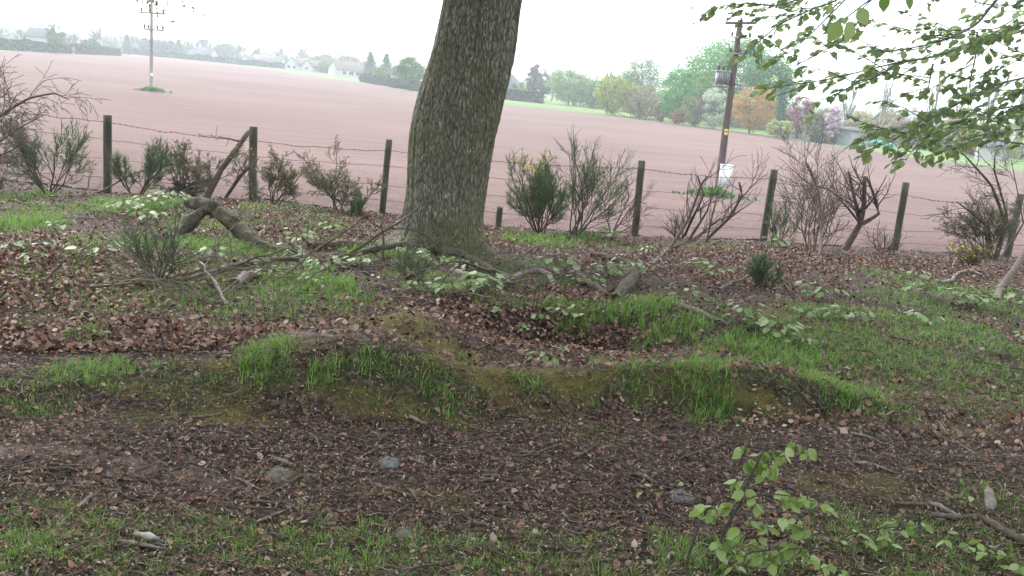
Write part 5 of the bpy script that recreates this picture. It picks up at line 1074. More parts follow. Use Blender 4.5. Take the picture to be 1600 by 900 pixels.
# --- distant woodland that reads as one mass
rn_ = np.random.default_rng(9); P = []
for k in range(520):
    a = rad(rn_.uniform(-46, 46)); r0_ = rn_.uniform(600, 690); x, y = math.sin(a) * r0_, math.cos(a) * r0_; h = rn_.uniform(2.6, 6) * (.55 + .9 * float(vnoise(np.array(a * 14), np.array(.5)))); c = np.array([x, y, fz(x, y) + h * .45])
    v = rn_.normal(size=(48, 3)); v /= np.linalg.norm(v, axis=1, keepdims=True); P.append(c + v * np.array([rn_.uniform(4, 9), 3, h * .55]))
P = np.concatenate(P); mb = MB(); cards(mb, P, rn_.uniform(1.2, 2.6, len(P)), rn_, .2, RH, RHQ, width=1.4)
props(mb.build('distant_woodland', leafmat('far_wood', [(.05, .07, .05), (.08, .09, .06), (.10, .085, .07), (.07, .10, .06)], .1, .9)), 'hazy line of far woods along the horizon', 'woodland', kind='stuff')

# --- hedges
def bp2(px, py, dy=1.5):
    g = ground(px, py); r_ = np.hypot(g[0], g[1]); return g[:2] * (1 + dy / r_)
DG = [(.025, .05, .028), (.04, .07, .035), (.06, .085, .045)]
BR = [(.06, .05, .04), (.09, .075, .055), (.07, .08, .05)]
hedge('field_hedge', 'dark green hedge along the far left edge of the field', bp2(-120, 70), bp2(108, 84), 2.7, 2.0, DG, 1, 14000, .32)
hedge('field_hedge', 'dark green hedge ending at a gap beside the thin far pole on the left', bp2(112, 84), bp2(184, 87), 2.5, 2.0, DG, 2, 9000, .34)
hedge('field_hedge', 'long low hedge in front of the white cottage and bungalows', at(205, 86, 412)[[0, 1]], at(462, 108, 416)[[0, 1]], 2.2, 2.0, DG, 3, 15000, .45)
hedge('field_hedge', 'clipped brown green hedge running up to the left side of the oak', bp2(566, 128, 3), bp2(690, 149, 3), 2.3, 1.8, [(.055, .06, .045), (.08, .075, .055), (.06, .08, .05)], 4, 13000, .3, .08)
hedge('field_hedge', 'clipped brown green hedge below the white gable right of the oak', at(745, 150, 232)[[0, 1]], at(850, 160, 226)[[0, 1]], 2.4, 1.8, [(.055, .06, .045), (.08, .075, .055), (.06, .08, .05)], 5, 9000, .3, .08)

# --- trees: left skyline
GREY = [(.10, .10, .085), (.14, .14, .11), (.12, .13, .09)]
BL = [(.05, .075, .055), (.075, .10, .07)]
T = tree
T('bare_tree', 'pale leafless tree cut by the left edge of the skyline', 2, 70, 42, 34, 'bare', GREY, 201, 290)
T('bare_tree', 'small rounded bare tree left of the dark roof on the left skyline', 38, 70, 47, 20, 'bare', GREY, 202, 320)
T('tall_tree', 'tallest spreading tree above the left hedge', 86, 74, 35, 27, 'bare', [(.05, .07, .045), (.08, .10, .06), (.11, .13, .07)], 203, 262, dens=2)
T('round_bush', 'yellow green bush at the foot of the tallest left tree', 88, 76, 52, 24, 'bush', [(.09, .12, .045), (.13, .15, .06)], 204, 256, cat='bush')
T('bare_tree', 'low pale bare tree right of the tallest left tree', 112, 76, 50, 22, 'bare', GREY, 205, 330)
T('tall_bare_tree', 'tall thin misty bare tree above the left hedge end', 147, 78, 37, 24, 'bare', [(.16, .16, .14), (.2, .2, .17)], 206, 350)
T('round_bush', 'dark rounded bush rising behind the left hedge end', 142, 80, 61, 34, 'bush', DG, 207, 345, cat='bush')
T('bare_tree', 'faint small bare tree just left of the thin far pole', 172, 80, 60, 16, 'bare', GREY, 208, 430)
T('dark_conifer', 'dark conical tree right of the thin far pole', 198, 80, 55, 17, 'conifer', BL, 209, 400)
T('bare_tree', 'bare rounded tree beside the dark conical tree', 211, 80, 52, 18, 'bare', GREY, 210, 430)
T('round_tree', 'bluish rounded tree left of the grey power pole', 228, 82, 59, 24, 'leafy', BL, 211, 440)
T('round_tree', 'broad bluish tree right behind the grey power pole', 257, 85, 60, 38, 'leafy', [(.07, .085, .07), (.10, .11, .085)], 212, 440)
T('dark_conifer', 'dark narrow tree between the grey pole and the white cottage', 279, 88, 62, 14, 'conifer', BL, 213, 435)
T('bare_tree', 'pale bare tree just left of the white cottage', 292, 88, 61, 20, 'bare', GREY, 214, 445)
T('round_tree', 'wide pale round tree behind the white cottage', 320, 88, 61, 30, 'leafy', [(.08, .09, .08), (.11, .11, .09)], 215, 480)
T('round_tree', 'hazy round tree right of the white cottage', 350, 90, 66, 34, 'leafy', [(.08, .09, .08), (.11, .12, .095)], 216, 490)
T('bare_tree', 'bare tree by the second thin far pole', 372, 92, 68, 16, 'bare', GREY, 217, 440)
T('bare_tree', 'small bare tree left of the long bungalow roof', 398, 95, 72, 14, 'bare', GREY, 218, 450)
T('bare_tree', 'bare tree rising over the long bungalow roof', 438, 100, 71, 18, 'bare', GREY, 219, 455)
T('bare_tree', 'dark branched bare tree behind the twin gabled bungalow', 477, 104, 71, 30, 'bare', GREY, 220, 450, twig=1.3)
T('round_tree', 'brown hazy tree left behind the white gabled bungalow', 506, 108, 84, 44, 'leafy', [(.12, .09, .08), (.15, .115, .095)], 221, 460)
T('round_tree', 'brown pink hazy tree right behind the white gabled bungalow', 545, 112, 87, 46, 'leafy', [(.13, .09, .085), (.16, .12, .10)], 222, 450)
T('round_bush', 'small green bush in front of the twin gabled bungalow', 507, 111, 98, 26, 'bush', [(.07, .10, .05), (.10, .13, .07)], 223, 400, cat='bush')
T('spruce_tree', 'tall blue grey spruce right of the white gabled bungalow', 577, 122, 80, 36, 'conifer', [(.09, .12, .10), (.13, .165, .13)], 224, 300)
T('spruce_tree', 'blue grey spruce with a ragged top left of the oak', 602, 126, 83, 34, 'conifer', [(.095, .125, .105), (.14, .17, .14)], 225, 290)
T('round_tree', 'green rounded tree nearest the left side of the oak', 641, 140, 87, 46, 'leafy', [(.06, .10, .045), (.09, .14, .06)], 226, 232, dens=1.4)
T('round_bush', 'yellow green shrub between the spruces and the hedge', 596, 128, 104, 30, 'bush', [(.10, .13, .06), (.14, .16, .08)], 227, 270, cat='bush')
T('round_bush', 'blue green shrub between the second spruce and the green rounded tree', 622, 134, 100, 30, 'bush', [(.07, .11, .07), (.10, .14, .09)], 228, 255, cat='bush')

# --- trees: right of the oak
T('round_bush', 'pale green shrub beside the white gable right of the oak', 812, 150, 128, 26, 'bush', [(.09, .13, .07), (.13, .17, .09)], 231, 250, cat='bush')
T('purple_tree', 'tall narrow dark purple tree right of the white gable', 832, 152, 97, 24, 'leafy', [(.075, .07, .08), (.10, .09, .10)], 232, 262, dens=1.6)
T('purple_tree', 'shorter dark purple tree beside the narrow taller one', 850, 155, 113, 28, 'leafy', [(.08, .072, .08), (.11, .095, .10)], 233, 258, dens=1.4)
T('bare_tree', 'pale fine twigged domed bare tree behind the grey willow', 862, 156, 92, 46, 'bare', [(.20, .19, .17), (.25, .24, .21)], 234, 262, dens=.5, bark_=pale_bark)
T('willow_tree', 'wide grey green willow at the field edge right of the oak', 888, 169, 105, 82, 'leafy', [(.085, .115, .07), (.12, .15, .09), (.15, .18, .12)], 235, None, dens=2.6, trunk=.1)
T('round_bush', 'small green tree right of the grey willow', 930, 174, 122, 46, 'bush', [(.07, .11, .06), (.10, .14, .075)], 236, None, cat='bush')
T('bare_tree', 'tall dead bare tree with upright limbs left of the domed oak', 957, 177, 93, 34, 'bare', None, 237, 194, twig=1.5)
T('round_tree', 'yellow green bushy tree under the dead bare tree', 958, 178, 113, 66, 'bush', [(.12, .14, .055), (.16, .17, .075), (.10, .13, .06)], 238, 184, dens=2)
T('round_tree', 'yellow green low tree right of the bushy one under the dead tree', 990, 182, 124, 52, 'bush', [(.14, .14, .06), (.11, .13, .06)], 239, 180, dens=1.6)
T('domed_oak', 'domed tree with dark limbs and thin grey green leaf on the skyline', 1000, 178, 84, 74, 'leafy', [(.07, .09, .06), (.10, .125, .08), (.12, .14, .10)], 240, 188, dens=2.2, leafs=.24, trunk=.5, twig=1.4)
T('thorn_thicket', 'grey brown leafless thicket below the domed oak', 1014, 184, 138, 70, 'bush', [(.10, .085, .07), (.13, .11, .09), (.09, .10, .07)], 241, 174, cat='bush')
T('round_bush', 'small orange brown shrub at the field edge below the domed oak', 1036, 188, 160, 26, 'bush', [(.15, .115, .06), (.17, .14, .08)], 242, 171, cat='bush')
T('green_tree', 'dense fresh green tree right of the domed oak', 1058, 190, 99, 60, 'leafy', [(.045, .10, .045), (.065, .135, .055), (.09, .16, .07)], 243, 166, dens=2.8, trunk=.05)
T('green_tree', 'mid green tree just left of the transformer pole', 1092, 186, 104, 40, 'leafy', [(.07, .12, .045), (.10, .15, .06)], 244, 176, dens=2.6, trunk=.05)
T('tall_beech', 'tallest spreading green tree behind the transformer pole', 1135, 186, 54, 150, 'leafy', [(.04, .085, .04), (.06, .12, .05), (.085, .15, .065)], 245, 186, dens=5, trunk=.2, leafs=.46)
T('green_tree', 'tall green tree behind the orange tree', 1195, 190, 78, 90, 'leafy', [(.05, .09, .04), (.075, .125, .05)], 246, 184, dens=3.6, trunk=.1, leafs=.42)
T('round_bush', 'small pinkish brown shrub at the field edge under the green trees', 1063, 192, 170, 26, 'bush', [(.15, .11, .09), (.17, .13, .11)], 247, 162, cat='bush')
T('round_bush', 'olive shrub left of the white blossoming bush', 1086, 196, 148, 44, 'bush', [(.10, .11, .055), (.13, .13, .07)], 248, 160, cat='bush')
T('blossom_bush', 'bush covered in white blossom left of the transformer pole', 1118, 200, 134, 50, 'bush', [(.10, .16, .08), (.30, .36, .28), (.42, .47, .40), (.12, .18, .09)], 249, 156, cat='bush', dens=1.3)
T('orange_tree', 'orange leaved tree right of the transformer pole', 1176, 205, 130, 74, 'leafy', [(.15, .11, .065), (.19, .14, .085), (.18, .145, .085)], 250, 150, dens=2.4, trunk=.12)
T('dark_conifer', 'dark green conifer between the orange tree and the purple tree', 1219, 200, 112, 30, 'conifer', [(.02, .05, .03), (.035, .075, .045)], 251, 156, dens=1.4)
T('purple_tree', 'round purple leaved tree right of the dark conifer', 1250, 208, 146, 44, 'leafy', [(.10, .06, .065), (.14, .085, .085)], 252, 150, dens=1.3, trunk=.1)
T('olive_bush', 'pale feathery shrub in front of the orange tree by the field edge', 1222, 218, 186, 44, 'bush', [(.15, .17, .09), (.2, .21, .12)], 253, 140, cat='bush')
T('olive_bush', 'dull green bush between the purple tree and the pink cherry', 1277, 210, 168, 40, 'bush', [(.09, .11, .06), (.12, .13, .08)], 254, 142, cat='bush')
T('pink_cherry', 'pink blossoming cherry tree above the grey shed', 1301, 212, 160, 28, 'leafy', [(.48, .26, .34), (.58, .36, .44), (.40, .20, .28)], 255, 140, trunk=.2)
T('yellow_bush', 'small bright yellow bush above the left end of the grey shed', 1275, 204, 186, 12, 'bush', [(.42, .38, .10), (.5, .45, .14)], 256, 143, cat='bush')
T('orange_bush', 'small orange bush under the pink cherry', 1296, 206, 180, 14, 'bush', [(.34, .22, .08), (.40, .28, .12)], 257, 141, cat='bush')
BRN = [(.13, .10, .075), (.17, .14, .10), (.11, .11, .07)]
for i, (px, pyt, wd_, lab) in enumerate([(1345, 172, 62, 'brown leafless hedgerow tree right of the pink cherry'), (1392, 168, 60, 'brown leafless hedgerow tree left of the pale roof'), (1440, 178, 54, 'buff hedgerow tree right of the pale roof'), (1485, 178, 58, 'buff hedgerow tree behind the grass strip with pale trunks'), (1530, 184, 54, 'buff hedgerow tree left behind the white shed'), (1575, 186, 58, 'olive hedgerow tree right behind the white shed')]):
    T('hedgerow_tree', lab, px, 225 + (px - 1345) * .09, pyt, wd_, 'bush', BRN if i != 5 else [(.12, .13, .06), (.15, .15, .08)], 260 + i, 162 - i * 3, dens=1.2)
for i, (px, pyt, lab) in enumerate([(1322, 118, 'tall thin bare tree leftmost of the row behind the grey shed'), (1372, 112, 'tall thin bare tree above the turquoise boat'), (1455, 96, 'tall slender bare tree in the middle of the right hand row'), (1490, 120, 'slender bare tree left of the white shed'), (1535, 104, 'tall slender bare tree above the white shed'), (1590, 110, 'tall slender bare tree at the right edge')]):
    T('poplar_tree', lab, px, 235, pyt, 26, 'bare', [(.10, .12, .06), (.14, .15, .08)], 280 + i, 168 - i * 2, dens=.3, bark_=pale_bark, twig=1.1)
for i, (px, py, pyt, lab) in enumerate([(1310, 230, 195, 'bare forked bush in front of the grey shed'), (1353, 238, 214, 'bare orchard tree below the turquoise boat'), (1428, 248, 205, 'bare orchard tree on the grass strip right of the turquoise boat'), (1480, 255, 200, 'pale bare orchard tree on the grass strip left of the white shed'), (1570, 264, 220, 'bare orchard tree on the grass strip in front of the white shed')]):
    T('orchard_tree', lab, px, py, pyt, 30, 'bare', None, 290 + i, None, bark_=pale_bark)
hedge('garden_hedge', 'brown overgrown garden hedge behind the grass strip at right', base_at(1320, Y=166)[:2], base_at(1700, Y=150)[:2], 2.4, 2, BRN, 6, 12000, .25, .4)

hedge('field_edge_thicket', 'mixed olive scrub filling in under the trees right of the grey willow', bp2(905, 170, 30), bp2(1120, 200, 34), 5.0, 5, [(.18, .26, .11), (.26, .29, .13), (.28, .25, .16), (.15, .24, .10)], 8, 14000, .34, .6)
hedge('field_edge_thicket', 'mixed green scrub filling in under the orange and purple trees', bp2(1125, 200, 30), bp2(1300, 226, 30), 3.4, 4, [(.18, .27, .10), (.27, .30, .14), (.25, .23, .15), (.14, .23, .09)], 10, 12000, .3, .6)
# --- houses and sheds
white_w = flat('white_render', (.44, .44, .44), .9); slate = noisemat('slate_roof', [(.10, .10, .115), (.16, .155, .165)], 1.2, 4, 0); brown_r = noisemat('brown_roof', [(.15, .115, .11), (.21, .165, .155)], 1.2, 4, 0)
win_m = flat('window_glass', (.05, .06, .07), .2); grey_w = noisemat('grey_board', [(.25, .26, .28), (.38, .39, .41)], 2, 4, 0); buff_w = flat('buff_wall', (.45, .42, .38), .9)
def house(name, label, px, Y, W, D, hw, hr, yaw, wall, roof, wins=(), chim=(), cat='house', drop=0.0):
    """gabled house: ridge along local x; yaw 0 = long side faces the camera"""
    b_ = base_at(px, Y=Y); b_[2] -= drop; t = thing(name, label, cat, b_); c_, s_ = math.cos(yaw), math.sin(yaw)
    def Rt(v): v = np.asarray(v, float); return np.c_[v[:, 0] * c_ - v[:, 1] * s_, v[:, 0] * s_ + v[:, 1] * c_, v[:, 2]] + b_
    w2, d2 = W / 2, D / 2
    V = [[-w2, -d2, -.3], [w2, -d2, -.3], [w2, d2, -.3], [-w2, d2, -.3], [-w2, -d2, hw], [w2, -d2, hw], [w2, d2, hw], [-w2, d2, hw], [-w2, 0, hw + hr], [w2, 0, hw + hr]]
    MB().add(Rt(V), [[0, 1, 5, 4], [1, 2, 6, 5], [2, 3, 7, 6], [3, 0, 4, 7]], [[4, 8, 7], [5, 6, 9]]).build('wall', wall, t)
    o_ = .35; k = hr / d2; e = .18
    V = []
    for sgn in (-1, 1):
        for x in (-w2 - o_, w2 + o_):
            V += [[x, sgn * (d2 + o_), hw - k * o_ + .05], [x, 0, hw + hr + .05], [x, 0, hw + hr + .05 + e], [x, sgn * (d2 + o_), hw - k * o_ + .05 + e]]
    Q = []
    for q in (0, 8): Q += [[q, q + 1, q + 2, q + 3], [q + 4, q + 7, q + 6, q + 5], [q, q + 4, q + 5, q + 1], [q + 3, q + 2, q + 6, q + 7], [q, q + 3, q + 7, q + 4]]
    ro = MB().add(Rt(V), Q).build('roof', roof, t)
    for (side, u, z, w_, h_) in wins:
        mb = MB(); hw_ = w_ / 2
        V = [[u - hw_, -d2 - .06, z], [u + hw_, -d2 - .06, z], [u + hw_, -d2 + .05, z], [u - hw_, -d2 + .05, z]] if side == 'f' else [[-w2 - .06, u - hw_, z], [-w2 - .06, u + hw_, z], [-w2 + .05, u + hw_, z], [-w2 + .05, u - hw_, z]] if side == 'l' else [[w2 + .06, u - hw_, z], [w2 + .06, u + hw_, z], [w2 - .05, u + hw_, z], [w2 - .05, u - hw_, z]]
        V = V + [[a, c, d + h_] for a, c, d in V]
        mb.add(Rt(V), [[3, 2, 1, 0], [4, 5, 6, 7], [0, 1, 5, 4], [1, 2, 6, 5], [2, 3, 7, 6], [3, 0, 4, 7]]).build('window', win_m, t)
    for u in chim:
        V = np.array([[u + a * .45, c * .3, hw + hr * .7 + d * (hr * .3 + 1.1)] for d in (0, 1) for a, c in ((-1, -1), (1, -1), (1, 1), (-1, 1))])
        MB().add(Rt(V), [[3, 2, 1, 0], [4, 5, 6, 7], [0, 1, 5, 4], [1, 2, 6, 5], [2, 3, 7, 6], [3, 0, 4, 7]]).build('chimney', buff_w, ro)
    return t
hp = math.pi / 2
house('cottage', 'dark roof peeping over the hedge on the far left', 66, 300, 7, 6, 4.0, 2.6, .1, white_w, slate, (), (1.5,), drop=0)
house('cottage', 'white cottage with grey roof behind the long low hedge', 322, 424, 8.5, 5.5, 2.9, 3.0, -.35, white_w, slate, (('f', -1.6, .9, 1, 1.1), ('f', 1.2, .9, 1, 1.1), ('l', 0, 1.0, 1, 1.1)), (-3.4, 3.4))
house('porch_cottage', 'small white gable peeping out left of the bungalow roofs', 389, 424, 6, 5, 2.2, 2.0, hp - .3, white_w, slate, (('l', 0, .8, 1.2, 1.0),))
house('bungalow', 'long low bungalow with brown roof on the left skyline', 420, 430, 14, 7, 2.5, 2.4, -.12, white_w, brown_r, (('f', -4, .8, 1.6, 1.1), ('f', 0, .8, 1.4, 1.1), ('f', 4, .8, 1.8, 1.1)), (2.5,))
house('bungalow', 'twin gabled bungalow left gable with front windows', 466, 408, 9, 7.0, 2.4, 2.7, hp - .45, white_w, brown_r, (('l', -1.6, .8, 1.5, 1.1), ('l', 1.3, .8, 1.5, 1.1), ('f', 1, .8, 1.5, 1.1)), ())
house('bungalow', 'smaller brown roofed bungalow right of the twin gabled one', 489, 404, 8, 5.6, 2.3, 2.4, hp - .5, white_w, brown_r, (('l', 0, .8, 1.4, 1.1),), ())
house('bungalow', 'white gabled bungalow at the right end of the left hand houses', 540, 368, 11, 7.5, 2.5, 2.9, hp - .9, white_w, brown_r, (('f', -2.5, .8, 1.2, 1.2), ('f', .5, .8, 1.8, 1.2), ('f', 3.2, .8, 1.2, 1.2)), ())
house('house', 'white gable end with dark roof just right of the oak', 786, 250, 9, 6.2, 2.6, 3.4, hp - .5, white_w, slate, (('l', 0, 1.0, 1.0, 1.1),), ())
house('garden_shed', 'long grey boarded shed right of the purple tree', 1288, 146, 5.4, 3.2, 2.7, .35, -.25, grey_w, slate, (), (), 'shed')
house('garden_shed', 'smaller pale grey shed right of the long grey one', 1328, 143, 3.1, 2.8, 2.2, .3, -.2, grey_w, slate, (), (), 'shed')
house('house', 'pale roofed house among the brown hedgerow trees at right', 1408, 175, 8, 6, 4.0, 2.0, .3, buff_w, flat('pale_roof', (.42, .44, .47), .6), (('f', -1.5, 1.0, 1.2, 1.2), ('f', 1.6, 1.0, 1.2, 1.2)), (2.2,))
house('garden_shed', 'white painted shed on the grass strip at the far right', 1553, 135, 3.4, 2.4, 2.0, .6, -.2, white_w, slate, (('f', .6, .8, .6, .6),), (), 'shed')
house('caravan', 'white low caravan roof behind the pale feathery shrub', 1243, 152, 3.6, 2.1, 2.1, .2, -.1, white_w, white_w, (('f', -.8, 1.0, .9, .6), ('f', .8, 1.0, .9, .6)), (), 'caravan')
# upturned turquoise boat
b_ = base_at(1380, Y=146); mb = MB(); rings = []
for f in np.linspace(-1, 1, 13):
    wd_ = .75 * (1 - abs(f) ** 2.6) + .02; h_ = .75 * (1 - abs(f) ** 3.2) + .08
    for a in np.linspace(0, math.pi, 9): rings.append([f * 2.6, math.cos(a) * wd_, .25 + math.sin(a) ** .8 * h_])
V = np.array(rings) + b_; Q = [[i * 9 + j, i * 9 + j + 1, (i + 1) * 9 + j + 1, (i + 1) * 9 + j] for i in range(12) for j in range(8)]
bt = thing('upturned_boat', 'upturned turquoise boat under the hedgerow trees at right', 'boat', b_); MB().add(V, Q).build('hull', flat('turquoise_paint', (.05, .30, .28), .5), bt, True)
mb = MB(); mb.box(b_ + np.array([0, 0, 1.09]), (4.2, .08, .08)); mb.build('keel', flat('dark_keel', (.04, .12, .12)), bt)
MB().box(b_ + np.array([-1.6, 0, .14]), (.2, 1.5, .28)).box(b_ + np.array([1.6, 0, .14]), (.2, 1.5, .28)).build('trestle', bark_dark, bt)

# --- power poles
pole_dark = noisemat('creosoted_pole', [(.035, .026, .022), (.075, .055, .05), (.12, .09, .08)], 6, 6, .3, .85, (1, 1, .1), .01)
pole_grey = noisemat('hazed_grey_pole', [(.16, .14, .135), (.26, .235, .225)], 6, 6, .2, .9, (1, 1, .1), .01)  # grey wood, with the paleness of distance haze put into its colour
steel = flat('galvanised_steel', (.30, .31, .33), .5, .3); ceramic = flat('brown_ceramic', (.12, .08, .07), .3); white_p = flat('white_grp', (.78, .79, .80), .45); yellow_p = flat('yellow_plate', (.75, .50, .04), .5); blk = flat('black_print', (.02, .02, .02), .6)
def insul(mb, c, s=1.0): mb.lathe(c, [(.0, 0), (.03 * s, 0), (.03 * s, .05 * s), (.09 * s, .06 * s), (.05 * s, .11 * s), (.085 * s, .13 * s), (.045 * s, .18 * s), (.07 * s, .2 * s), (.03 * s, .26 * s), (0, .27 * s)], 10)
Yp = 47.0; pb = onground(at(1120, 305, Yp)[0], Yp); pt = at(1157, 31, Yp); ax = (pt - pb) / np.linalg.norm(pt - pb)
def pp(py, dx=0, dy=0):  # point on the pole axis at a picture height, with metre offsets
    f = np.clip((305 - py) / (305 - 31), -.05, 1.1); return pb + (pt - pb) * f + np.array([dx, dy, 0])
tpole = thing('power_pole', 'dark leaning power pole carrying a transformer and a white cabinet', 'power pole', pb)
MB().tubes([([pb - ax * .3, pb + ax * 3, pb + ax * 6, pt], [.185, .17, .155, .135])], 16).build('pole', pole_dark, tpole, True)
ca_ = pp(36, 0, -.2); mb = MB(); rx_ = np.array([1, 0, .09]); mb.tubes([([ca_ - rx_ * .75, ca_ + rx_ * .75], [.06, .06])], 4).build('crossarm', pole_dark, tpole)
for u in (-.68, 0, .68): mb = MB(); insul(mb, ca_ + rx_ * u + np.array([0, 0, .06]), .8); mb.build('insulator', ceramic, tpole)
for py, dxs in ((58, (-.35, .1, .5)), (82, (-.3, .15, .42))):
    c = pp(py, 0, -.2); MB().box(c, (.95, .06, .06)).build('bracket', steel, tpole)
    for u in dxs:
        mb = MB(); insul(mb, c + np.array([u, -.02, .03]), .9); mb.build('fuse' if py == 82 else 'insulator', ceramic, tpole)
cb = []
for u in (-.6, 0, .6):
    a = ca_ + rx_ * u; c = pp(82, u * .6, -.22); d = pp(108, -.62 + u * .4, -.25); cb += [([a, (a + c) / 2 + np.array([.06 * u, -.08, 0]), c], [.012] * 3), ([c, (c + d) / 2 + np.array([-.08, -.1, -.05]), d], [.012] * 3)]
MB().tubes(cb, 5).build('cable', blk, tpole)
tc_ = pp(121, -.52, -.1); trf = MB().box(tc_, (.62, .5, .60)).box(tc_ + np.array([0, 0, .33]), (.72, .58, .06)).build('transformer', steel, tpole)
for k in range(7): MB().box(tc_ + np.array([-.27 + k * .09, -.30, -.03]), (.03, .1, .46)).build('cooling_fin', steel, trf)
for u in (-.22, 0, .22): mb = MB(); insul(mb, tc_ + np.array([u, 0, .36]), .9); mb.build('bushing', ceramic, trf)
MB().box(pp(134, -.36, -.05), (1.15, .1, .1)).build('support_beam', steel, tpole)
MB().box(pp(128, .42, -.08), (.55, .3, .12)).box(pp(134, .3, -.08), (.5, .08, .08)).build('bracket', steel, tpole)
sg = pp(203, .0, -.20); s0 = MB().box(sg, (.17, .012, .30)).build('warning_sign', yellow_p, tpole)
tri = np.array([[-.06, 0, -.04], [.06, 0, -.04], [0, 0, .07]]); V = np.r_[tri + sg + np.array([0, -.011, .05]), tri * .98 + sg + np.array([0, -.0075, .05])]
MB().add(V, [[0, 1, 4, 3], [1, 2, 5, 4], [2, 0, 3, 5]], [[0, 2, 1]]).build('hazard_triangle', blk, s0)
MB().box(sg + np.array([0, -.009, -.09]), (.12, .006, .05)).build('caption_bar', white_p, s0)
MB().tubes([([pp(300, .12, -.17), pp(240, .12, -.17), pp(214, .1, -.17)], [.045] * 3)], 8).build('cable_guard', pole_dark, tpole)
cc = pp(272, .22, -.33); cbx = MB().box(cc, (.56, .36, 1.1)).box(cc + np.array([0, 0, .57]), (.62, .42, .05)).build('cabinet', white_p, tpole)
MB().box(cc + np.array([.06, -.195, -.02]), (.42, .03, 1.0)).build('door', white_p, cbx); MB().box(cc + np.array([.22, -.22, -.1]), (.02, .03, .14)).build('handle', blk, cbx)
MB().tubes([([cc + np.array([-.1, 0, -.5]), cc + np.array([-.1, .05, -.9]), cc + np.array([-.1, .05, -1.3])], [.03] * 3)], 8).build('conduit', blk, cbx)

b2 = ground(236, 143); Y2 = b2[1]; b2[2] = float(G(b2[0], b2[1])); t2 = at(237, -6, Y2)
gp_ = thing('power_pole', 'pale grey power pole standing in the open field on the left', 'power pole', b2)
MB().tubes([([b2 - np.array([0, 0, .3]), (b2 + t2) / 2, t2], [.19, .165, .135])], 14).build('pole', pole_grey, gp_, True)
for py, x0, x1, us in ((46, 224, 256, (.06, .25, .68, .95)), (20, 217, 259, (.1, .4, .9))):
    a = at(x0, py - 1, Y2 - .2); c = at(x1, py + 2, Y2 - .2); MB().tubes([([a, c], [.075, .075])], 4).build('crossarm', pole_grey, gp_)
    for u in us: mb = MB(); insul(mb, a + (c - a) * u + np.array([0, 0, .06]), 1.7); mb.build('insulator', ceramic, gp_)
for u in (-.5, .5):
    mb = MB(); insul(mb, at(238, 8, Y2 - .2) + np.array([u, 0, 0]), 1.8); mb.build('insulator', ceramic, gp_)
MB().box(at(237, 117, Y2 - .22), (.3, .02, .35)).build('warning_sign', white_p, gp_)
for px, pb_, pt_, Yq, lab in ((188, 86, 57, 345, 'thin far pole in the gap at the end of the left hedge'), (367, 98, 71, 405, 'thin pale far pole in front of the bungalow row')):
    q = base_at(px, Y=Yq); tq_ = at(px, pt_, Yq); t = thing('utility_pole', lab, 'power pole', q)
    MB().tubes([([q - np.array([0, 0, .3]), tq_], [.16, .12])], 8).build('pole', pole_grey, t); MB().box(tq_ - np.array([0, .15, .3]), (1.5, .12, .12)).build('crossarm', pole_grey, t)
# plants round the pole feet
weed = leafmat('dock_leaf', [(.05, .12, .03), (.08, .18, .04), (.12, .23, .06)], .3, .5)
def tuft(name, label, c, w_, h_, n, ls, seed):
    rn_ = np.random.default_rng(seed); x = c[0] + rn_.normal(0, w_ / 3, n); y = c[1] + rn_.normal(0, w_ / 5, n); fall = np.exp(-((x - c[0]) / (w_ / 2.2)) ** 2); z = G(x, y) + rn_.random(n) * h_ * fall
    a = rn_.random(n) * 6.28; L = np.c_[np.cos(a) * .6, np.sin(a) * .6, rn_.uniform(.2, 1.4, n)]; L /= np.linalg.norm(L, axis=1, keepdims=True); W_ = np.cross(L, rn_.normal(size=(n, 3))); W_ /= np.linalg.norm(W_, axis=1, keepdims=True)
    t = thing(name, label, 'plant', c); mb = MB(); cards(mb, np.c_[x, y, z], rn_.uniform(.5, 1.2, n) * ls, rn_, frame=(L, W_, np.cross(L, W_))); mb.build('leaves', weed, t)
tuft('weed_patch', 'bright green dock weeds round the foot of the transformer pole', onground(at(1116, 316, 45.5)[0], 45.5), 2.2, .35, 300, .26, 1)
tuft('weed_patch', 'green grass tuft round the foot of the grey pole in the field', onground(b2[0] + .2, b2[1] - .3), 2.2, .4, 260, .28, 2)
tuft('weed_patch', 'small yellow flowered weed right of the middle fence post', onground(at(916, 385, 13.4)[0], 13.4), .5, .16, 70, .07, 3)
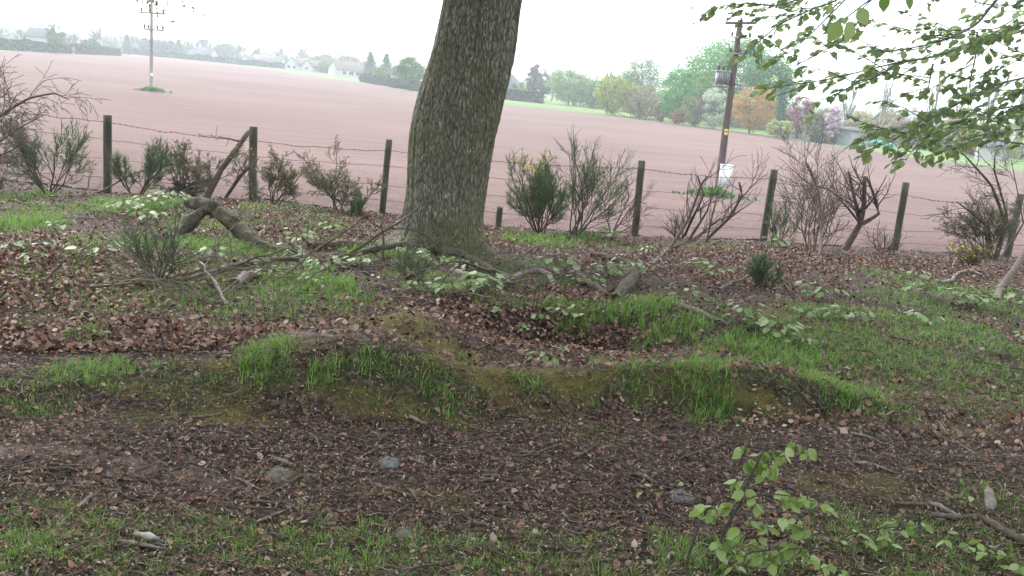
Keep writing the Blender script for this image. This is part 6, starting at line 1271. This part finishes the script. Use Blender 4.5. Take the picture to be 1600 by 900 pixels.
# ================================================================== the wood the photograph was taken from (behind the camera; unseen trees added to shade the bank)
rg = random.Random(70); rn_ = np.random.default_rng(70); wb, P = [], []
for (x, y, h) in [(-5.5, 1.0, 8.5), (-1.5, -4.5, 9.0), (4.0, -3.0, 8.5), (-9.5, 6.5, 8.0), (9.5, 0.5, 9.0), (-7.0, -5.0, 9.0), (1.5, -9.0, 9.5)]:
    out, tips = [], []; b_ = onground(x, y); grow(b_ - np.array([0, 0, .1]), (0, 0, 1), h * .55, .24, 3, dict(seg=5, up=.06, wob=.07, nb=[5, 3, 3], ang=55, lr=.55, rr=.5, t0=.62, rmin=.008), out, tips, rg); wb += polys(out)
    for q, d in tips:
        if q[2] > 3.6: P.append(np.array(q) + rn_.normal(size=(28, 3)) * np.array([.45, .45, .25]))
P = np.concatenate(P); mb = MB().tubes(wb, 6); n1 = sum(len(q) for q in mb.Q); cards(mb, P, rn_.uniform(.16, .28, len(P)), rn_, 1.0); n2 = sum(len(q) for q in mb.Q)
o = mb.build('woodland', [beech_bark, oakleaf]); mi = np.zeros(len(o.data.polygons), np.int32); mi[n1:n2] = 1; o.data.polygons.foreach_set('material_index', mi)
props(o, 'unseen leafy wood around and behind the viewpoint, added to shade the bank', 'woodland', kind='stuff')

# ================================================================== groups for kinds that repeat
GR = {'broom_bush': 'broom bushes in the wood and along the fence', 'gorse_bush': 'gorse bushes along the fence', 'briar_bush': 'bare briars at the fence', 'bare_sapling': 'bare saplings in front of the fence', 'bent_sapling': 'bent saplings on the leaf bank',
      'fallen_branch': 'fallen branches on the wood floor', 'fallen_log': 'fallen logs near the oak', 'upright_twig': 'dead twigs standing upright', 'bare_tree': 'bare trees on the skyline', 'round_bush': 'round shrubs beyond the field', 'round_tree': 'round trees on the left skyline',
      'dark_conifer': 'dark conifers beyond the field', 'spruce_tree': 'spruces left of the oak', 'green_tree': 'green trees behind the transformer pole', 'olive_bush': 'olive bushes by the sheds', 'hedgerow_tree': 'brown hedgerow trees at the right', 'poplar_tree': 'tall thin poplars at the right',
      'orchard_tree': 'orchard trees on the grass strip', 'field_hedge': 'hedges round the field', 'field_edge_thicket': 'scrub under the far trees', 'cottage': 'cottages behind the hedge', 'bungalow': 'bungalows behind the field', 'house': 'houses beyond the field', 'garden_shed': 'sheds behind the grass strip',
      'power_pole': 'power poles in the field', 'utility_pole': 'thin far poles', 'weed_patch': 'weed patches'}
for o in SC.objects:
    k = o.name.split('.')[0]
    if o.parent is None and k in GR and 'group' not in o: o['group'] = GR[k]
